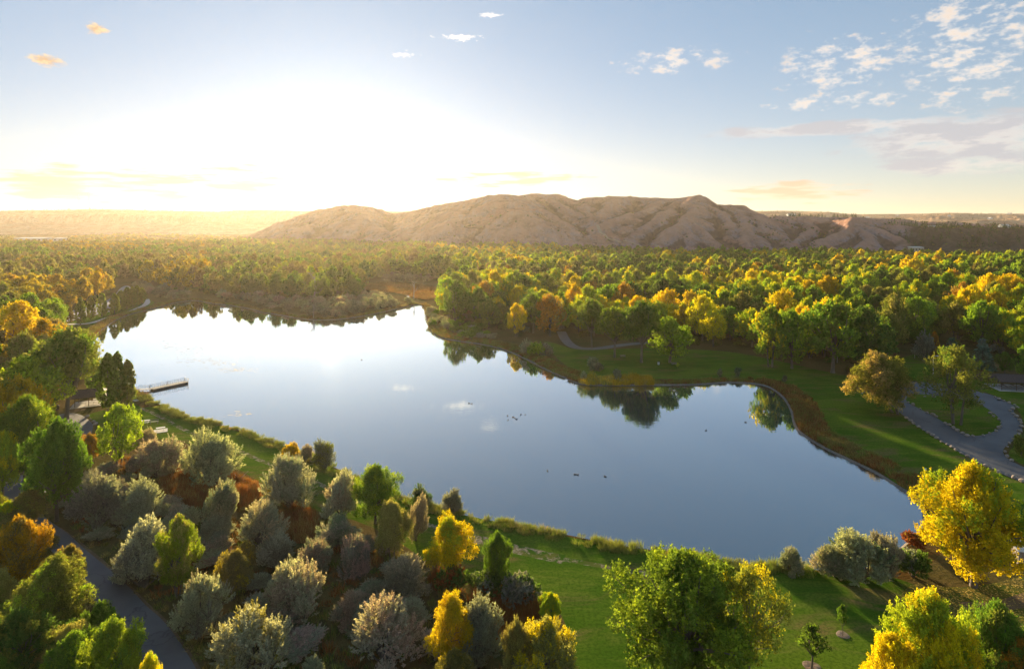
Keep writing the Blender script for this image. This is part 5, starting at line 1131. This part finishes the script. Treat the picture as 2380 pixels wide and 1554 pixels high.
# mulch rings
for px, py, rad, lab in ((1886, 1552, .95, 'pale mulch ring under the young leafy tree on the near lawn'), (1958, 1478, .75, 'pale mulch ring under the thin sapling on the near lawn'), (1765, 1490, .9, 'bare pale mulch ring beside the olive cottonwood on the near lawn')):
    x, y, _ = gp(px, py - 4); mb = MB(); ring = [(0, 1.), (.05, .9), (.07, .5), (.05, 0.05)]; V = []; m = 22; rg = np.random.default_rng(int(px))
    for zz, q in ring:
        for k in range(m): a = k * 6.283 / m; w = rad * q * (1 + .07 * math.sin(3 * a + px)); V.append((math.cos(a) * w, math.sin(a) * w, zz + rg.uniform(0, .03)))
    mb.add(V, [(i * m + k, i * m + (k + 1) % m, (i + 1) * m + (k + 1) % m, (i + 1) * m + k) for i in range(3) for k in range(m)] + [tuple(3 * m + k for k in range(m))]); o = mb.build('mulch_ring', MULCH); o.location = (x, y, 0); tag(o, lab, 'mulch', 'mulch rings')
# fallen tree and logs
a = Vector(gp(548, 1112)); mb = MB(); e = Vector(gp(586, 1128)) - a
mb.tube([(0, 0, .25), tuple(e * .5 + Vector((0, 0, .35))), tuple(e + Vector((0, 0, .3)))], [.2, .17, .1], 7).tube([tuple(e * .25 + Vector((0, 0, .3))), tuple(e * .38 + Vector((.3, .2, 1.1))), tuple(e * .42 + Vector((.9, .4, 1.9)))], [.12, .08, .04], 6).tube([tuple(e * .9 + Vector((0, 0, .3))), tuple(e + Vector((.2, 0, -.1)))], [.1, .05], 6).tube([tuple(e * .1 + Vector((0, 0, .3))), tuple(e * .05 + Vector((-.6, .4, .9)))], [.1, .04], 6)
o = mb.build('fallen_tree', PALE_BARK, None, True); o.location = a; tag(o, 'bleached fallen tree at the corner of the rust-red marsh', 'log')
x, y, _ = gp(2157, 820); mb = MB(); mb.tube([(-3.2, 0, .3), (0, .2, .35), (3., -.1, .3)], [.32, .3, .2], 8).tube([(.5, .2, .4), (1.6, .9, 1.1)], [.15, .06], 6); o = mb.build('fallen_tree', PALE_BARK, None, True); o.location = (x, y, 0); tag(o, 'white fallen log on bare ground behind the car park', 'log')
# ducks
def duck_mesh():
    mb = MB(); mb.tube([(-.34, 0, .10), (-.26, 0, .07), (-.1, 0, .06), (.1, 0, .06), (.22, 0, .09), (.27, 0, .13)], [.02, .08, .135, .13, .08, .03], 8).tube([(.18, 0, .1), (.22, 0, .2), (.27, 0, .27), (.33, 0, .27), (.42, 0, .25)], [.05, .045, .06, .045, .012], 8); return mb
dk = duck_mesh().build('duck', flat('dark_duck_feathers', (.05, .042, .035), .8, .3, 8.), None, True); DM = dk.data; bpy.data.objects.remove(dk)
DUCKS = [(1090,937,'front duck of the pair in mid pond'),(1096,938,'rear duck of the pair in mid pond'),(1179,966,None),(1196,971,None),(1200,974,None),(1180,976,None),(1192,969,None),(1210,963,None),(1220,963,None),(1272,1094,'lone duck left of the near three'),(1336,1102,'left duck of the near pair'),(1342,1103,'right duck of the near pair'),(1406,1107,'rightmost duck on the near water'),(840,836,'single duck far out on the bright water'),(1732,981,'duck trailing a wake near the right bank'),(1640,1000,'duck near the mirrored far lawn trees')]
cluster = sorted([d for d in DUCKS if d[2] is None])
for px, py, lab in DUCKS:
    x, y, _ = gp(px, py, -.3); o = bpy.data.objects.new('duck', DM); COL.objects.link(o); o.location = (x, y, -.31); o.scale = (.95,) * 3; o.rotation_euler = (0, 0, rnd.uniform(0, 6.28)); i = cluster.index((px, py, None)) if lab is None else 0
    tag(o, lab or '%s dark duck from left in the mid-pond flock' % ordinal(i), 'duck', 'ducks on the pond')
# pond weed lying on the water
V = []; rg = np.random.default_rng(88)
for cxp, cyp, wx, wy, n in ((440, 812, 60, 12, 50), (500, 840, 80, 10, 80), (545, 857, 50, 6, 70), (385, 800, 30, 14, 30), (430, 835, 40, 12, 30), (560, 958, 30, 6, 20), (405, 895, 30, 10, 25), (575, 815, 25, 6, 14)):
    for k in range(n):
        px, py = cxp + rg.normal() * wx * .55, cyp + rg.normal() * wy * .55 + (0 if cxp > 420 else 0); x, y, _ = gp(px, py)
        if inside(np.array([[x, y]]), NEAR_POND)[0] and inside(np.array([[x, y]]), SH)[0]: V.append((x, y, -.292))
mb = MB()
for x, y, z in V:
    m = 9; a0, b0 = rg.uniform(.15, 1.0), rg.uniform(.05, .2); th = rg.uniform(-.3, .3); P_ = []
    for k in range(m): a = k * 6.283 / m; q = rg.uniform(.6, 1.15); u_, v_ = math.cos(a) * a0 * q, math.sin(a) * b0 * q; P_.append((x + u_ * math.cos(th) - v_ * math.sin(th), y + u_ * math.sin(th) + v_ * math.cos(th), z))
    mb.add(P_ + [(p[0], p[1], z - .03) for p in P_], [tuple(range(m))] + [(k, k + m, (k + 1) % m + m, (k + 1) % m) for k in range(m)])
tag(mb.build('pond_weed', flat('floating_pond_weed', (.035, .042, .03), .7, .3, 2.)), 'drifting mats of weed on the bright left side of the pond', None, kind='stuff')
# fallen leaves
L_ = fill([LEAFFALL], .32, 91); L_ = L_[rng.random(len(L_)) < .8]; n = len(L_); th = rng.uniform(0, 6.283, n); s = rng.uniform(.05, .12, n)
c_, s_ = np.cos(th) * s, np.sin(th) * s; z = rng.uniform(.015, .05, (n, 4)); X = np.stack([L_[:, 0] + c_, L_[:, 0] - s_, L_[:, 0] - c_, L_[:, 0] + s_], 1); Y = np.stack([L_[:, 1] + s_, L_[:, 1] + c_, L_[:, 1] - s_, L_[:, 1] - c_], 1)
tag(mesh_np('fallen_leaves', np.stack([X, Y, z], 2).reshape(-1, 3), np.arange(4 * n).reshape(-1, 4), flat('fallen_yellow_leaves', (.50, .36, .08), .9, .5, .7)), 'yellow leaves strewn over the grass under the tall yellow cottonwood', None, kind='stuff')

# far buildings
def building(px, py, D, w, d, h, label, cat, wall, roofm, rz=0., gable=True, wins=3, z=0., name='house'):
    x = (px - 1189.5) / F * D; r = thing(name, (x, D, z), rz, label, cat)
    mb = MB(); mb.box((0, 0, h / 2 - 1), (w, d, h + 2)); part(mb, 'wall', wall, r); mb = MB(); a, b = w / 2 + .4, d / 2 + .4
    if gable: mb.add([(-a, -b, h), (a, -b, h), (a, b, h), (-a, b, h), (-a, 0, h + d * .3), (a, 0, h + d * .3)], [(0, 1, 5, 4), (2, 3, 4, 5), (0, 4, 3), (1, 2, 5), (3, 2, 1, 0)])
    else: mb.add([(-a, -b, h + .02), (a, -b, h + .02), (a, b, h + .02), (-a, b, h + .02), (-a, -b, h + .5), (a, -b, h + .5), (a, b, h + 1.6), (-a, b, h + 1.6)], [(3, 2, 1, 0), (4, 5, 6, 7), (0, 1, 5, 4), (1, 2, 6, 5), (2, 3, 7, 6), (3, 0, 4, 7)])
    part(mb, 'roof', roofm, r)
    for i in range(wins): xx = -w / 2 + w * (i + .5) / wins; mb = MB(); mb.box((xx, -d / 2 - .02, h * .55), (w / wins * .4, .06, h * .35)); part(mb, 'window', GLASSM, r)
building(77, 562, 1507, 66, 34, 9, 'long white warehouse in the valley beyond the left woods', 'warehouse', SIDING, WHITE, .05, False, 5, name='warehouse'); building(139, 562, 1520, 22, 18, 8, 'smaller pale warehouse right of the long white one', 'warehouse', SIDING, WHITE, .05, False, 2, name='warehouse'); building(52, 563, 1440, 18, 10, 6, 'low white annex in front of the long white warehouse', 'warehouse', WHITE, WHITE, .05, False, 2, name='warehouse')
def on_hill(px, D): return float(hz(np.array([(px - 1189.5) / F * D]), np.array([D]))[0])
building(2128, 600, 1010, 20, 10, 7, 'pale tan flat-roofed block at the foot of the dark slope', 'house', TANM, SIDING, 0, False, 4, 0.)
for px, D, w, lab in ((1838, 1500, 20, 'white house on the skyline left of the pine band'), (2170, 1290, 22, 'grey-roofed house among pines on the mesa rim'), (2150, 1330, 14, 'small white house left of the grey-roofed one on the mesa'), (2333, 1290, 20, 'white house on the mesa near the right edge')):
    building(px, 0, D, w, 10, 5, lab, 'house', WHITE, ROOFM if 'grey' in lab else SIDING, .15, True, 3, on_hill(px, D) - .3)
for i, px in enumerate((1905, 2015, 2085, 2205, 2262, 2300, 2345)):
    D = 3000 + (i * 531) % 1100; x = (px - 1189.5) / F * D; z = drop('far_tableland', x, D); building(px, 0, D, 22, 14, 7, '%s tiny white farmhouse from left on the far tableland' % ordinal(i), 'house', WHITE, SIDING, .3 * i, True, 2, max(0, z) - .5)
for px, D, w, lab in ((2318, 735, 9, 'left of two white cottages in the far right woods'), (2368, 742, 10, 'right of two white cottages in the far right woods')): building(px, 0, D, w, 7, 9, lab, 'house', WHITE, SIDING, .2, True, 2)
for px, top, lab in ((183, 451, 'thin radio mast leftmost on the plateau skyline'), (206, 450, 'tallest thin radio mast on the plateau skyline'), (209, 461, 'shorter thin radio mast beside the tallest one')):
    D = 3500; x = (px - 1189.5) / F * D; z = drop('plateau', x, D); h = CH - (top - HZ) / F * D - z; mb = MB(); mb.tube([(0, 0, -1), (0, 0, h)], [1.1, .7], 5)
    for k in range(5): mb.box((0, 0, h * (.2 + .18 * k)), (2.2, 2.2, .8))
    o = mb.build('radio_mast', METAL); o.location = (x, D, z); tag(o, lab, 'mast', 'radio masts on the plateau')
